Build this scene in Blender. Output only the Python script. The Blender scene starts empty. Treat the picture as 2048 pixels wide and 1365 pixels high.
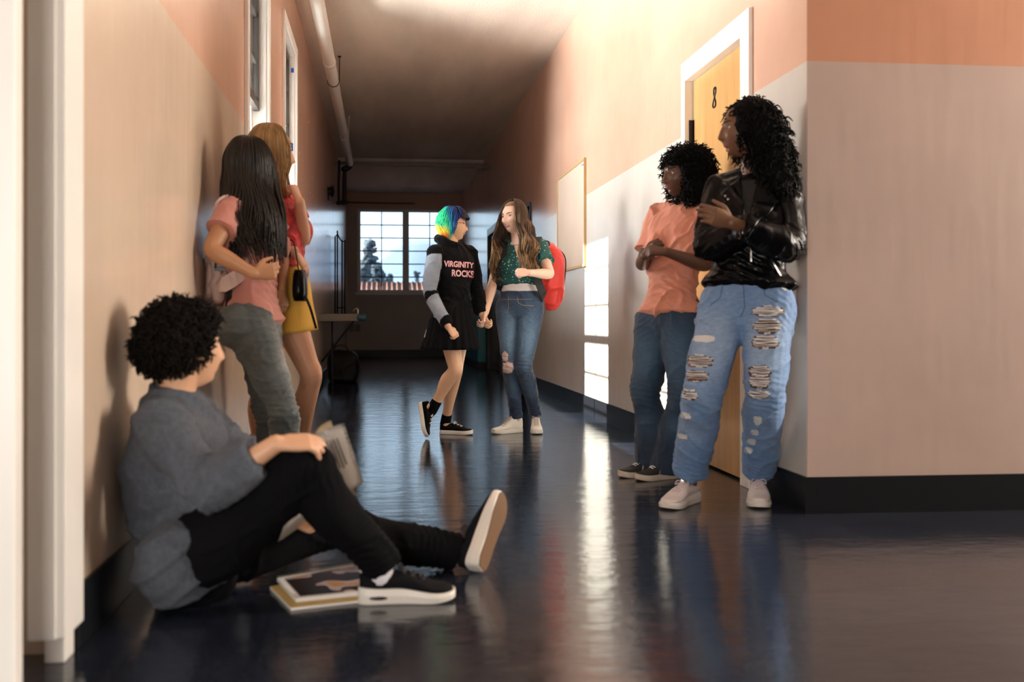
import bpy, bmesh, math, random
from math import sin, cos, pi, radians
from mathutils import Vector, Matrix, noise, Quaternion
from mathutils.bvhtree import BVHTree
V = Vector
sc = bpy.context.scene
COL = sc.collection
random.seed(7)

# ------------------------------------------------------------------ camera
FPX, YAW, CX, CY, CH = 1900.0, radians(5.5), 763 + 1900 * math.tan(radians(5.5)), 640.0, 0.82
cd = bpy.data.cameras.new('camera')
cd.sensor_width = 36.0
cd.lens = FPX / 2048 * 36.0
cd.shift_x = (1024 - CX) / 2048
cd.shift_y = (CY - 682.5) / 2048
cd.clip_start, cd.clip_end = 0.05, 600
cd.dof.use_dof = True
cd.dof.focus_distance = 6.75
cd.dof.aperture_fstop = 2.2
cam = bpy.data.objects.new('camera', cd)
cam.location = (0, 0, CH)
cam.rotation_euler = (pi / 2, 0, -YAW)
COL.objects.link(cam)
sc.camera = cam
CS, SN = cos(YAW), sin(YAW)

def W(u, v, Y):            # point of the plane y = Y seen at (u, v)
    r = (u - CX) / FPX
    X = Y * (r * CS + SN) / (CS - r * SN)
    return V((X, Y, CH - (v - CY) / FPX * (Y * CS + X * SN)))
def YU(u, X):              # y of the point of the wall x = X seen at column u
    r = (u - CX) / FPX
    return X * (CS - r * SN) / (r * CS + SN)
def GF(u, v, z=0.0):       # point at height z
    zc = (CH - z) * FPX / (v - CY)
    xc = (u - CX) / FPX * zc
    return V((xc * CS + zc * SN, zc * CS - xc * SN, z))

# ------------------------------------------------------------------ light
sc.view_settings.view_transform = 'Standard'
sc.view_settings.look = 'None'
sc.view_settings.gamma = 1
sc.view_settings.exposure = 0.65
sc.view_settings.use_curve_mapping = False
wd = bpy.data.worlds.new('sky'); sc.world = wd; wd.use_nodes = True
nt = wd.node_tree; nt.nodes.clear()
wo = nt.nodes.new('ShaderNodeOutputWorld'); bg = nt.nodes.new('ShaderNodeBackground')
tc = nt.nodes.new('ShaderNodeTexCoord'); sp = nt.nodes.new('ShaderNodeSeparateXYZ')
rp = nt.nodes.new('ShaderNodeValToRGB')
rp.color_ramp.elements[0].position = 0.0; rp.color_ramp.elements[0].color = (0.76, 0.90, 1.0, 1)
rp.color_ramp.elements[1].position = 0.5; rp.color_ramp.elements[1].color = (0.34, 0.60, 1.0, 1)
nt.links.new(tc.outputs['Generated'], sp.inputs[0]); nt.links.new(sp.outputs[2], rp.inputs[0])
nt.links.new(rp.outputs[0], bg.inputs[0]); nt.links.new(bg.outputs[0], wo.inputs[0])
bg.inputs[1].default_value = 1.6

def lamp(name, kind, loc, energy, color, **k):
    d = bpy.data.lights.new(name, kind); d.energy = energy; d.color = color
    o = bpy.data.objects.new(name, d); o.location = loc; COL.objects.link(o)
    for a, b in k.items():
        if a == 'aim': o.rotation_euler = V(b).to_track_quat('-Z', 'Y').to_euler()
        elif a == 'portal': d.cycles.is_portal = True
        else: setattr(d, a, b)
    return o
lamp('sun', 'SUN', (-6, 6, 6), 22, (1.0, 0.93, 0.82), aim=(2.55, -0.13, -1.53), angle=radians(0.6))
# daylight through the corridor windows (area lamp outside them)
lamp('window_daylight', 'AREA', (-2.3, 7.0, 1.2), 1150, (1.0, 0.96, 0.92), aim=(1, 0.05, 0.34), shape='RECTANGLE', size=3.4, size_y=1.5)
lamp('ceiling_bounce_fill', 'AREA', (-1.75, 7.0, 0.35), 820, (1.0, 0.93, 0.84), aim=(0.42, 0, 1), shape='RECTANGLE', size=3.4, size_y=1.2)  # lamp added low outside the windows to brighten the ceiling
# unseen fill lamps added in the lobby behind and to the right of the camera
lamp('lobby_fill', 'AREA', (-0.9, -0.9, 0.95), 54, (1.0, 0.92, 0.84), aim=(0.12, 1.0, 0.12), shape='RECTANGLE', size=1.4, size_y=1.2)
lamp('lobby_fill', 'AREA', (6.2, 3.25, 2.2), 240, (1.0, 0.90, 0.78), aim=(-1, -0.03, -0.02), shape='RECTANGLE', size=1.0, size_y=2.2)

# ------------------------------------------------------------------ materials
MATS = {}
def mat(name, col, rough=0.6, metal=0.0, spec=0.5, coat=0.0, bump=None, var=None, attr=None, ramp=None, sheen=0.0, trans=0.0, coat_rough=0.1):
    if name in MATS: return MATS[name]
    m = bpy.data.materials.new(name); m.use_nodes = True
    n = m.node_tree.nodes; l = m.node_tree.links; b = n['Principled BSDF']
    b.inputs['Base Color'].default_value = (*col, 1); b.inputs['Roughness'].default_value = rough
    b.inputs['Metallic'].default_value = metal; b.inputs['Specular IOR Level'].default_value = spec
    b.inputs['Coat Weight'].default_value = coat; b.inputs['Coat Roughness'].default_value = coat_rough
    b.inputs['Sheen Weight'].default_value = sheen
    b.inputs['Transmission Weight'].default_value = trans
    co = n.new('ShaderNodeTexCoord')
    src = None
    if attr:
        a = n.new('ShaderNodeAttribute'); a.attribute_name = attr; src = a.outputs['Color']
        if ramp:
            r = n.new('ShaderNodeValToRGB'); el = r.color_ramp.elements
            while len(el) < len(ramp): el.new(0.5)
            for e, (p, c) in zip(el, ramp): e.position = p; e.color = (*c, 1)
            l.new(a.outputs['Fac'], r.inputs[0]); src = r.outputs[0]
        l.new(src, b.inputs['Base Color'])
    if var:                                  # (scale, amount, (sx,sy,sz))
        mp = n.new('ShaderNodeMapping'); mp.inputs['Scale'].default_value = var[2] if len(var) > 2 else (1, 1, 1)
        t = n.new('ShaderNodeTexNoise'); t.inputs['Scale'].default_value = var[0]; t.inputs['Detail'].default_value = 5
        l.new(co.outputs['Object'], mp.inputs[0]); l.new(mp.outputs[0], t.inputs[0])
        mr = n.new('ShaderNodeMapRange'); mr.inputs['From Min'].default_value = 0.3; mr.inputs['From Max'].default_value = 0.7
        mr.inputs['To Min'].default_value = 1 - var[1]; mr.inputs['To Max'].default_value = 1 + var[1]
        l.new(t.outputs[0], mr.inputs[0])
        mx = n.new('ShaderNodeMix'); mx.data_type = 'RGBA'; mx.blend_type = 'MULTIPLY'; mx.inputs[0].default_value = 1
        if src: l.new(src, mx.inputs[6])
        else: mx.inputs[6].default_value = (*col, 1)
        l.new(mr.outputs[0], mx.inputs[7]); l.new(mx.outputs[2], b.inputs['Base Color'])
    if bump:                                 # (scale, strength, (sx,sy,sz))
        mp = n.new('ShaderNodeMapping'); mp.inputs['Scale'].default_value = bump[2] if len(bump) > 2 else (1, 1, 1)
        t = n.new('ShaderNodeTexNoise'); t.inputs['Scale'].default_value = bump[0]; t.inputs['Detail'].default_value = 4
        l.new(co.outputs['Object'], mp.inputs[0]); l.new(mp.outputs[0], t.inputs[0])
        bp = n.new('ShaderNodeBump'); bp.inputs['Strength'].default_value = bump[1]; bp.inputs['Distance'].default_value = 0.01
        l.new(t.outputs[0], bp.inputs['Height']); l.new(bp.outputs[0], b.inputs['Normal'])
    MATS[name] = m
    return m

def two_tone(name, top, low, line=1.915, rough=0.3):
    m = mat(name, top, rough=rough)
    n = m.node_tree.nodes; l = m.node_tree.links; b = n['Principled BSDF']
    g = n.new('ShaderNodeNewGeometry'); s = n.new('ShaderNodeSeparateXYZ'); l.new(g.outputs['Position'], s.inputs[0])
    st = n.new('ShaderNodeMath'); st.operation = 'GREATER_THAN'; st.inputs[1].default_value = line; l.new(s.outputs[2], st.inputs[0])
    mx = n.new('ShaderNodeMix'); mx.data_type = 'RGBA'; mx.inputs[6].default_value = (*low, 1); mx.inputs[7].default_value = (*top, 1)
    l.new(st.outputs[0], mx.inputs[0])
    t = n.new('ShaderNodeTexNoise'); t.inputs['Scale'].default_value = 1.3; t.inputs['Detail'].default_value = 8; t.inputs['Roughness'].default_value = 0.6
    l.new(g.outputs['Position'], t.inputs[0])
    mr = n.new('ShaderNodeMapRange'); mr.inputs['From Min'].default_value = .35; mr.inputs['From Max'].default_value = .65
    mr.inputs['To Min'].default_value = .93; mr.inputs['To Max'].default_value = 1.05; l.new(t.outputs[0], mr.inputs[0])
    m2 = n.new('ShaderNodeMix'); m2.data_type = 'RGBA'; m2.blend_type = 'MULTIPLY'; m2.inputs[0].default_value = 1
    l.new(mx.outputs[2], m2.inputs[6]); l.new(mr.outputs[0], m2.inputs[7]); l.new(m2.outputs[2], b.inputs['Base Color'])
    # roller-paint ripple, stretched vertically
    mp = n.new('ShaderNodeMapping'); mp.inputs['Scale'].default_value = (9, 9, 1.2); l.new(g.outputs['Position'], mp.inputs[0])
    t2 = n.new('ShaderNodeTexNoise'); t2.inputs['Scale'].default_value = 1.5; t2.inputs['Detail'].default_value = 3; l.new(mp.outputs[0], t2.inputs[0])
    t3 = n.new('ShaderNodeTexNoise'); t3.inputs['Scale'].default_value = 160; l.new(g.outputs['Position'], t3.inputs[0])
    bp = n.new('ShaderNodeBump'); bp.inputs['Strength'].default_value = .12; bp.inputs['Distance'].default_value = .01; l.new(t2.outputs[0], bp.inputs['Height'])
    b2 = n.new('ShaderNodeBump'); b2.inputs['Strength'].default_value = .05; b2.inputs['Distance'].default_value = .002; l.new(t3.outputs[0], b2.inputs['Height'])
    l.new(bp.outputs[0], b2.inputs['Normal']); l.new(b2.outputs[0], b.inputs['Normal'])
    return m
M_wall = two_tone('corridor_paint', (0.74, 0.46, 0.34), (0.68, 0.63, 0.57), rough=0.19)
M_wallL = two_tone('corridor_paint_left', (0.74, 0.46, 0.34), (0.68, 0.54, 0.42), rough=0.19)
M_front = two_tone('lobby_paint', (0.58, 0.27, 0.16), (0.51, 0.38, 0.33), rough=0.45)
M_end = two_tone('end_wall_paint', (0.60, 0.36, 0.28), (0.55, 0.47, 0.42), line=3.3, rough=0.5)
M_ceil = mat('ceiling_plaster', (0.70, 0.61, 0.52), rough=0.9, bump=(60, 0.6), var=(1.2, .13, (2.2, .4, 1)))
M_white = mat('white_gloss_paint', (0.92, 0.90, 0.86), rough=0.3, var=(3, .03))
M_base = mat('black_rubber_base', (0.006, 0.007, 0.010), rough=0.4, spec=.3, bump=(8, .1))
M_black = mat('black_metal', (0.012, 0.012, 0.014), rough=0.35, metal=.3)
M_steel = mat('steel', (0.45, 0.45, 0.46), rough=0.25, metal=1)
M_wood = mat('door_maple', (0.66, 0.37, 0.14), rough=0.28, var=(3, .12, (6, 6, .6)), coat=.3)
M_brown = mat('brown_door_wood', (0.14, 0.06, 0.03), rough=0.25, var=(3, .2, (6, 6, .6)))
M_dark = mat('baked_dark_room', (0.02, 0.018, 0.016), rough=0.8)  # darkness of the room behind the doors is put into the wall colour
M_teal = mat('teal_enamel', (0.01, 0.22, 0.28), rough=0.3)
M_tape = mat('blue_tape', (0.0, 0.12, 0.55), rough=.6)
M_glass = mat('window_glass', (1, 1, 1), rough=0.0, trans=1.0)

def glass_fix(m):          # thin pane: clear film that also reflects
    n = m.node_tree.nodes; l = m.node_tree.links; n.clear()
    o = n.new('ShaderNodeOutputMaterial'); t = n.new('ShaderNodeBsdfTransparent'); g = n.new('ShaderNodeBsdfGlossy')
    g.inputs['Roughness'].default_value = .02; f = n.new('ShaderNodeFresnel'); f.inputs[0].default_value = 1.5
    x = n.new('ShaderNodeMixShader'); t.inputs[0].default_value = (.93, .96, .97, 1)
    l.new(f.outputs[0], x.inputs[0]); l.new(t.outputs[0], x.inputs[1]); l.new(g.outputs[0], x.inputs[2]); l.new(x.outputs[0], o.inputs[0])
glass_fix(M_glass)

def floor_material():
    m = mat('waxed_vinyl_tile', (0.03, 0.032, 0.04), rough=0.1)
    n = m.node_tree.nodes; l = m.node_tree.links; b = n['Principled BSDF']
    g = n.new('ShaderNodeNewGeometry')
    t = n.new('ShaderNodeTexNoise'); t.inputs['Scale'].default_value = 90; t.inputs['Detail'].default_value = 6; t.inputs['Roughness'].default_value = .7
    l.new(g.outputs['Position'], t.inputs[0])
    r = n.new('ShaderNodeValToRGB'); e = r.color_ramp.elements
    e[0].position = .42; e[0].color = (.009, .012, .020, 1); e[1].position = .72; e[1].color = (.05, .056, .080, 1); l.new(t.outputs[0], r.inputs[0])
    t2 = n.new('ShaderNodeTexNoise'); t2.inputs['Scale'].default_value = .9; t2.inputs['Detail'].default_value = 7; l.new(g.outputs['Position'], t2.inputs[0])
    mr = n.new('ShaderNodeMapRange'); mr.inputs['From Min'].default_value = .3; mr.inputs['From Max'].default_value = .7; mr.inputs['To Min'].default_value = .6; mr.inputs['To Max'].default_value = 1.4
    l.new(t2.outputs[0], mr.inputs[0])
    br = n.new('ShaderNodeTexBrick'); br.offset = 0; br.inputs['Scale'].default_value = 1; br.inputs['Mortar Size'].default_value = .0018
    br.inputs['Brick Width'].default_value = .305; br.inputs['Row Height'].default_value = .305
    br.inputs['Color1'].default_value = (1, 1, 1, 1); br.inputs['Color2'].default_value = (.72, .74, .8, 1); br.inputs['Mortar'].default_value = (.35, .35, .35, 1)
    l.new(g.outputs['Position'], br.inputs[0])
    a = n.new('ShaderNodeMix'); a.data_type = 'RGBA'; a.blend_type = 'MULTIPLY'; a.inputs[0].default_value = 1
    l.new(r.outputs[0], a.inputs[6]); l.new(mr.outputs[0], a.inputs[7])
    c = n.new('ShaderNodeMix'); c.data_type = 'RGBA'; c.blend_type = 'MULTIPLY'; c.inputs[0].default_value = 1
    l.new(a.outputs[2], c.inputs[6]); l.new(br.outputs[0], c.inputs[7]); l.new(c.outputs[2], b.inputs['Base Color'])
    # scuffed wax: roughness clouds, ripples across the corridor
    t3 = n.new('ShaderNodeTexNoise'); t3.inputs['Scale'].default_value = 5; t3.inputs['Detail'].default_value = 9; t3.inputs['Roughness'].default_value = .65
    l.new(g.outputs['Position'], t3.inputs[0])
    m3 = n.new('ShaderNodeMapRange'); m3.inputs['From Min'].default_value = .35; m3.inputs['From Max'].default_value = .7; m3.inputs['To Min'].default_value = .035; m3.inputs['To Max'].default_value = .15
    l.new(t3.outputs[0], m3.inputs[0]); l.new(m3.outputs[0], b.inputs['Roughness'])
    mp = n.new('ShaderNodeMapping'); mp.inputs['Scale'].default_value = (1.2, 3.0, 1); l.new(g.outputs['Position'], mp.inputs[0])
    t4 = n.new('ShaderNodeTexNoise'); t4.inputs['Scale'].default_value = 3.2; t4.inputs['Detail'].default_value = 7; t4.inputs['Roughness'].default_value = .62; l.new(mp.outputs[0], t4.inputs[0])
    bp = n.new('ShaderNodeBump'); bp.inputs['Strength'].default_value = .16; bp.inputs['Distance'].default_value = .02; l.new(t4.outputs[0], bp.inputs['Height'])
    b2 = n.new('ShaderNodeBump'); b2.inputs['Strength'].default_value = .35; b2.inputs['Distance'].default_value = .003; l.new(t3.outputs[0], b2.inputs['Height'])
    l.new(bp.outputs[0], b2.inputs['Normal'])
    b3 = n.new('ShaderNodeBump'); b3.inputs['Strength'].default_value = .25; b3.inputs['Distance'].default_value = .001; l.new(br.outputs['Fac'], b3.inputs['Height']); b3.invert = True
    l.new(b2.outputs[0], b3.inputs['Normal']); l.new(b3.outputs[0], b.inputs['Normal'])
    b.inputs['Specular IOR Level'].default_value = 1.0
    return m
M_floor = floor_material()

# ------------------------------------------------------------------ helpers
def link_mesh(name, bm, m, parent=None, smooth=False, bevel=0):
    me = bpy.data.meshes.new(name)
    bm.normal_update(); bm.to_mesh(me); bm.free()
    return link_me(name, me, m, parent, smooth, bevel)
def link_me(name, me, m, parent=None, smooth=False, bevel=0):
    o = bpy.data.objects.new(name, me)
    if m: me.materials.append(m)
    if smooth:
        for p in me.polygons: p.use_smooth = True
    COL.objects.link(o)
    if bevel:
        bv = o.modifiers.new('bevel', 'BEVEL'); bv.width = bevel; bv.segments = 2; bv.limit_method = 'ANGLE'
    if parent:
        o.parent = parent
        # meshes are written in world coordinates: bring them into the parent's frame
        p, off = parent, V((0, 0, 0))
        while p: off += p.location; p = p.parent
        if off.length: me.transform(Matrix.Translation(-off))
    return o
def box(bm, x0, x1, y0, y1, z0, z1):
    vs = [bm.verts.new((x, y, z)) for x in (x0, x1) for y in (y0, y1) for z in (z0, z1)]
    for f in ((0, 1, 3, 2), (4, 6, 7, 5), (0, 4, 5, 1), (2, 3, 7, 6), (0, 2, 6, 4), (1, 5, 7, 3)):
        bm.faces.new([vs[i] for i in f])
def bx(*boxes):
    bm = bmesh.new()
    for b in boxes: box(bm, *b)
    bmesh.ops.recalc_face_normals(bm, faces=bm.faces)
    return bm
def struct(name, bm, m, **k):
    o = link_mesh(name, bm, m, **k); o['kind'] = 'structure'; return o
def thing(name, label, cat, loc=(0, 0, 0), group=None):
    o = bpy.data.objects.new(name, None); o.empty_display_size = .1; COL.objects.link(o)
    o.location = loc; o['label'] = label; o['category'] = cat
    if group: o['group'] = group
    return o
def tag(o, label, cat, group=None):
    o['label'] = label; o['category'] = cat
    if group: o['group'] = group
    return o

def catmull(P, n):
    """P: list of tuples of (Vector|float, ...); returns n samples per span"""
    out = []
    k = len(P)
    for i in range(k - 1):
        p0, p1, p2, p3 = P[max(i - 1, 0)], P[i], P[i + 1], P[min(i + 2, k - 1)]
        for j in range(n):
            t = j / n
            row = []
            for a, b, c, d in zip(p0, p1, p2, p3):
                row.append(0.5 * ((2 * b) + (c - a) * t + (2 * a - 5 * b + 4 * c - d) * t * t + (3 * b - a - 3 * c + d) * t ** 3))
            out.append(tuple(row))
    out.append(tuple(P[-1]))
    return out
def ring_loft(bm, rings, cap=True, closed=False):
    vr = [[bm.verts.new(p) for p in r] for r in rings]
    n = len(vr[0]); fs = []
    for a, b in zip(vr[:-1], vr[1:]):
        for i in range(n): fs.append(bm.faces.new((a[i], a[(i + 1) % n], b[(i + 1) % n], b[i])))
    if closed:
        a, b = vr[-1], vr[0]
        for i in range(n): fs.append(bm.faces.new((a[i], a[(i + 1) % n], b[(i + 1) % n], b[i])))
    elif cap:
        fs.append(bm.faces.new(list(reversed(vr[0])))); fs.append(bm.faces.new(vr[-1]))
    return vr
def tube(bm, pts, rad, n=8, sub=4, ends=True, flat=1.0, ref=None, col=None):
    """smooth tapering tube; rad scalar list; ends rounded; col = per-point value stored in 'Col'"""
    if col is not None: lay = bm.verts.layers.float_color.get('Col') or bm.verts.layers.float_color.new('Col')
    if not isinstance(rad, (list, tuple)): rad = [rad] * len(pts)
    S = catmull([(V(p), float(r)) for p, r in zip(pts, rad)], sub) if sub > 1 else [(V(p), float(r)) for p, r in zip(pts, rad)]
    ps = [s[0] for s in S]; rs = [max(s[1], 1e-4) for s in S]
    if ends:
        d0 = (ps[0] - ps[1]).normalized(); d1 = (ps[-1] - ps[-2]).normalized()
        pre = [(ps[0] + d0 * rs[0] * sin(a), rs[0] * cos(a)) for a in (1.35, .8, .4)]
        post = [(ps[-1] + d1 * rs[-1] * sin(a), rs[-1] * cos(a)) for a in (.4, .8, 1.35)]
        ps = [p for p, _ in pre] + ps + [p for p, _ in post]; rs = [r for _, r in pre] + rs + [r for _, r in post]
    t = (ps[1] - ps[0]).normalized()
    a = V(ref) if ref is not None else (V((0, 0, 1)) if abs(t.z) < .9 else V((0, 1, 0)))
    a = (a - t * a.dot(t)).normalized()
    rings = []
    for i, (p, r) in enumerate(zip(ps, rs)):
        t2 = (ps[min(i + 1, len(ps) - 1)] - ps[max(i - 1, 0)]).normalized()
        a = a - t2 * a.dot(t2)
        a = a.normalized() if a.length > 1e-6 else t2.orthogonal().normalized()
        b = t2.cross(a)
        rings.append([p + a * (r * cos(2 * pi * k / n)) + b * (r * flat * sin(2 * pi * k / n)) for k in range(n)])
    vr = ring_loft(bm, rings)
    if col is not None:
        m = len(vr)
        for i, r in enumerate(vr):
            c = col(i / (m - 1))
            for v in r: v[lay] = (c, c, c, 1)
    return vr
def ellipsoid(bm, c, r, ax=None, nu=20, nv=14):
    """r=(rx,ry,rz); ax = 3 axis vectors"""
    ax = ax or (V((1, 0, 0)), V((0, 1, 0)), V((0, 0, 1)))
    rings = []
    for j in range(nv + 1):
        th = 0.02 + (pi - .04) * j / nv
        rings.append([V(c) + ax[0] * (r[0] * sin(th) * cos(2 * pi * i / nu)) + ax[1] * (r[1] * sin(th) * sin(2 * pi * i / nu)) + ax[2] * (r[2] * cos(th)) for i in range(nu)])
    ring_loft(bm, rings)

# ------------------------------------------------------------------ the corridor
XL, XR, YE, ZC = -0.76, 1.79, 21.1, 3.63
YC = 3.86          # outer corner of the right wall
YN = 2.42          # where the left wall ends at the door casing
def wall_pieces(y0, y1, openings, z1=ZC):
    """rectangles (ya,yb,za,zb) leaving the openings (ya,yb,za,zb) free"""
    out = []; y = y0
    for (a, b, c, d) in sorted(openings):
        if a > y: out.append((y, a, 0, z1))
        if c > 0: out.append((a, b, 0, c))
        if d < z1: out.append((a, b, d, z1))
        y = b
    if y < y1: out.append((y, y1, 0, z1))
    return out
struct('floor', bx((-6, 8, -5, YC + .3, -.1, 0), (XL - .24, XR + 1.6, YC + .3, YE + .2, -.1, 0)), M_floor)
struct('ceiling', bx((-6, 8, -5, YC + .3, ZC, ZC + .1), (XL - .24, XR + 1.6, YC + .3, YE + .2, ZC, ZC + .1)), M_ceil)
WZ0, WZ1 = 1.33, 3.14
WIN = [(5.46, 6.40), (7.48, 8.46)]
struct('wall_left', bx(*[(XL - .22, XL, a, b, c, d) for a, b, c, d in wall_pieces(YN, YE, [(a, b, WZ0, WZ1) for a, b in WIN])]), M_wallL)
D8 = (YU(1491, XR), YU(1374, XR))
D2 = (14.15, 15.85); D3 = (11.35, 12.25)
struct('wall_right', bx(*[(XR, XR + .2, a, b, c, d) for a, b, c, d in wall_pieces(YC + .004, YE, [(D8[0], D8[1], 0, 2.24), (D2[0], D2[1], 0, 2.24), (D3[0], D3[1], 0, 2.2)])]), M_wall)
struct('wall_front', bx((XR + .001, 8, YC - .2 + .2, YC + .2, 0, ZC)), M_front)
EW = (-0.53, 1.60, 1.42, 3.26)
struct('wall_end', bx((XL, EW[0], YE, YE + .2, 0, ZC), (EW[1], XR, YE, YE + .2, 0, ZC), (EW[0], EW[1], YE, YE + .2, 0, EW[2]), (EW[0], EW[1], YE, YE + .2, EW[3], ZC)), M_end)
# lobby shell behind the camera, closed, with the added fill lamps standing inside it
struct('wall_lobby', bx((-6, 8, -5.1, -5, 0, ZC), (-6.1, -6, -5, YN, 0, ZC), (8, 8.1, -5, YC, 0, ZC), (-6, XL - .1, YN + .02, YN + .2, 0, ZC)), mat('lobby_far_paint', (.5, .40, .33), rough=.8))
# baseboards
BH = .155
struct('baseboard_left', bx((XL, XL + .012, YN + .02, YE, 0, BH)), M_base, bevel=.003)
sg = []
ys = YC
for a, b in (D8, D3, D2):
    sg.append((XR - .012, XR, ys, a - .02, 0, BH)); ys = b + .02
sg.append((XR - .012, XR, ys, YE, 0, BH))
struct('baseboard_right', bx(*sg), M_base)
struct('baseboard_front', bx((XR - .012, 8, YC - .012, YC, 0, BH)), M_base)
struct('baseboard_end', bx((XL + .012, XR - .012, YE - .012, YE, 0, BH)), M_base)

M_sash = mat('dark_brown_sash', (.035, .028, .024), rough=.4)
# windows of the left wall
def side_window(n, ya, yb):
    e = thing('window_%d' % n, '', 'window', (XL, (ya + yb) / 2, WZ0)); del e['label']; del e['category']; e['kind'] = 'structure'
    c = .075
    link_mesh('casing', bx((XL, XL + .022, ya - c, ya, WZ0 - c, WZ1 + c), (XL, XL + .022, yb, yb + c, WZ0 - c, WZ1 + c), (XL, XL + .022, ya, yb, WZ1, WZ1 + c), (XL, XL + .05, ya - c - .02, yb + c + .02, WZ0 - .035, WZ0), (XL, XL + .02, ya, yb, WZ0 - .12, WZ0 - .035)), M_white, e, bevel=.003)
    link_mesh('jamb', bx((XL - .22, XL, ya, ya + .012, WZ0, WZ1), (XL - .22, XL, yb - .012, yb, WZ0, WZ1), (XL - .22, XL, ya + .012, yb - .012, WZ1 - .012, WZ1), (XL - .22, XL, ya + .012, yb - .012, WZ0, WZ0 + .012)), M_white, e)
    zm = 2.23
    for nm, x, z0, z1, sm_ in (('lower_sash', XL - .09, WZ0 + .012, zm + .03, M_white), ('upper_sash', XL - .045, zm - .03, WZ1 - .012, M_sash)):
        t = .045; a, b = ya + .012, yb - .012; ym = (a + b) / 2
        bb = [(x - .035, x, a, a + t, z0, z1), (x - .035, x, b - t, b, z0, z1), (x - .035, x, a + t, b - t, z0, z0 + t + .01), (x - .035, x, a + t, b - t, z1 - t, z1), (x - .03, x - .008, ym - .009, ym + .009, z0, z1)]
        for k in (1, 2):
            z = z0 + (z1 - z0) * k / 3; bb.append((x - .03, x - .008, a, b, z - .009, z + .009))
        s = link_mesh(nm, bx(*bb), sm_, e)
        link_mesh('pane', bx((x - .022, x - .018, a + .02, b - .02, z0 + .02, z1 - .02)), M_glass, s)
    return e
w1 = side_window(1, *WIN[0]); w2 = side_window(2, *WIN[1])
link_mesh('tape', bx((XL - .03, XL - .005, WIN[1][1] - .014, WIN[1][1] - .0125, 2.99, 3.03)), M_tape, w2)
link_mesh('tape', bx((XL - .03, XL - .012, WIN[1][1] - .014, WIN[1][1] - .0125, 2.30, 2.37)), M_tape, w2)

# end window: two units of 2 x 6 panes
e = thing('window_3', '', '', (.53, YE, EW[2])); del e['label']; del e['category']; e['kind'] = 'structure'
M_frame = mat('grey_window_frame', (.85, .85, .88), rough=.4)
M_munt = mat('green_muntin', (.02, .10, .10), rough=.4)
ym = (EW[0] + EW[1]) / 2
link_mesh('frame', bx((EW[0], EW[0] + .07, YE - .02, YE + .1, EW[2], EW[3]), (EW[1] - .07, EW[1], YE - .02, YE + .1, EW[2], EW[3]), (ym - .07, ym + .07, YE - .02, YE + .1, EW[2], EW[3]), (EW[0] + .07, EW[1] - .07, YE - .015, YE + .1, EW[2], EW[2] + .06), (EW[0] + .07, EW[1] - .07, YE - .015, YE + .1, EW[3] - .05, EW[3])), M_frame, e)
link_mesh('sill', bx((EW[0] - .05, EW[1] + .05, YE - .06, YE, EW[2] - .05, EW[2])), M_frame, e)
bb = []
for a, b in ((EW[0] + .07, ym - .07), (ym + .07, EW[1] - .07)):
    c = (a + b) / 2; z0, z1 = EW[2] + .06, EW[3] - .05
    bb.append((c - .012, c + .012, YE + .04, YE + .065, z0, z1))
    for k in range(1, 6):
        z = z0 + (z1 - z0) * k / 6; bb.append((a, b, YE + .04, YE + .065, z - .012, z + .012))
link_mesh('muntins', bx(*bb), M_munt, e)
link_mesh('pane', bx((EW[0] + .07, EW[1] - .07, YE + .068, YE + .072, EW[2] + .06, EW[3] - .05)), M_glass, e)

# near casing and open white door at far left
struct('trim_1', bx((-.822, -.762, 2.30, YN, .07, ZC), (-.762, -.738, 2.31, YN + .03, .07, ZC), (-.80, -.752, 2.35, YN, 0, .07), (-.770, -.757, 2.30, 2.31, .07, ZC)), M_white, bevel=.004)
struct('door_1', bx((-1.68, -.752, 2.04, 2.085, .01, 2.6)), M_white, bevel=.004)

# door 8
def wood_door(n, ya, yb, zt, mw, mf, leaves=1, recess=.03, cas=.095):
    e = thing('door_%d' % n, '', '', (XR, (ya + yb) / 2, 0)); del e['label']; del e['category']; e['kind'] = 'structure'
    link_mesh('frame', bx((XR - .022, XR, ya - cas, ya, 0, zt + cas), (XR - .022, XR, yb, yb + cas * .5, 0, zt + cas), (XR - .022, XR, ya, yb, zt, zt + cas),
                          (XR - .022, XR + .2, ya, ya + .02, 0, zt), (XR - .022, XR + .2, yb - .02, yb, 0, zt), (XR - .022, XR + .2, ya + .02, yb - .02, zt - .02, zt)), mf, e, bevel=.003)
    d = (yb - ya - .044) / leaves
    ls = []
    for k in range(leaves):
        a = ya + .022 + d * k
        ls.append(link_mesh('leaf', bx((XR + recess, XR + recess + .045, a + .002, a + d - .002, .012, zt - .022)), mw, e, bevel=.002))
    return e, ls
d8, (leaf,) = wood_door(2, D8[0], D8[1], 2.24, M_wood, M_white)
link_mesh('hinge', bx((XR + .005, XR + .049, D8[1] - .028, D8[1] - .0195, 1.84, 1.99), (XR + .03, XR + .0495, D8[1] - .045, D8[1] - .024, 1.84, 1.99)), M_black, d8)
link_mesh('hinge', bx((XR + .005, XR + .049, D8[1] - .028, D8[1] - .0195, .25, .40)), M_black, d8)
bm = bmesh.new(); yk = YU(1462, XR + .05)
tube(bm, [(XR + .04, D8[0] + .16, 2.10), (XR + .0, D8[0] + .025, 2.08)], .007, n=8, sub=1); ellipsoid(bm, (XR + .005, D8[0] + .035, 2.08), (.016, .012, .02))
link_mesh('door_stop', bm, M_black, d8, smooth=True)
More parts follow.
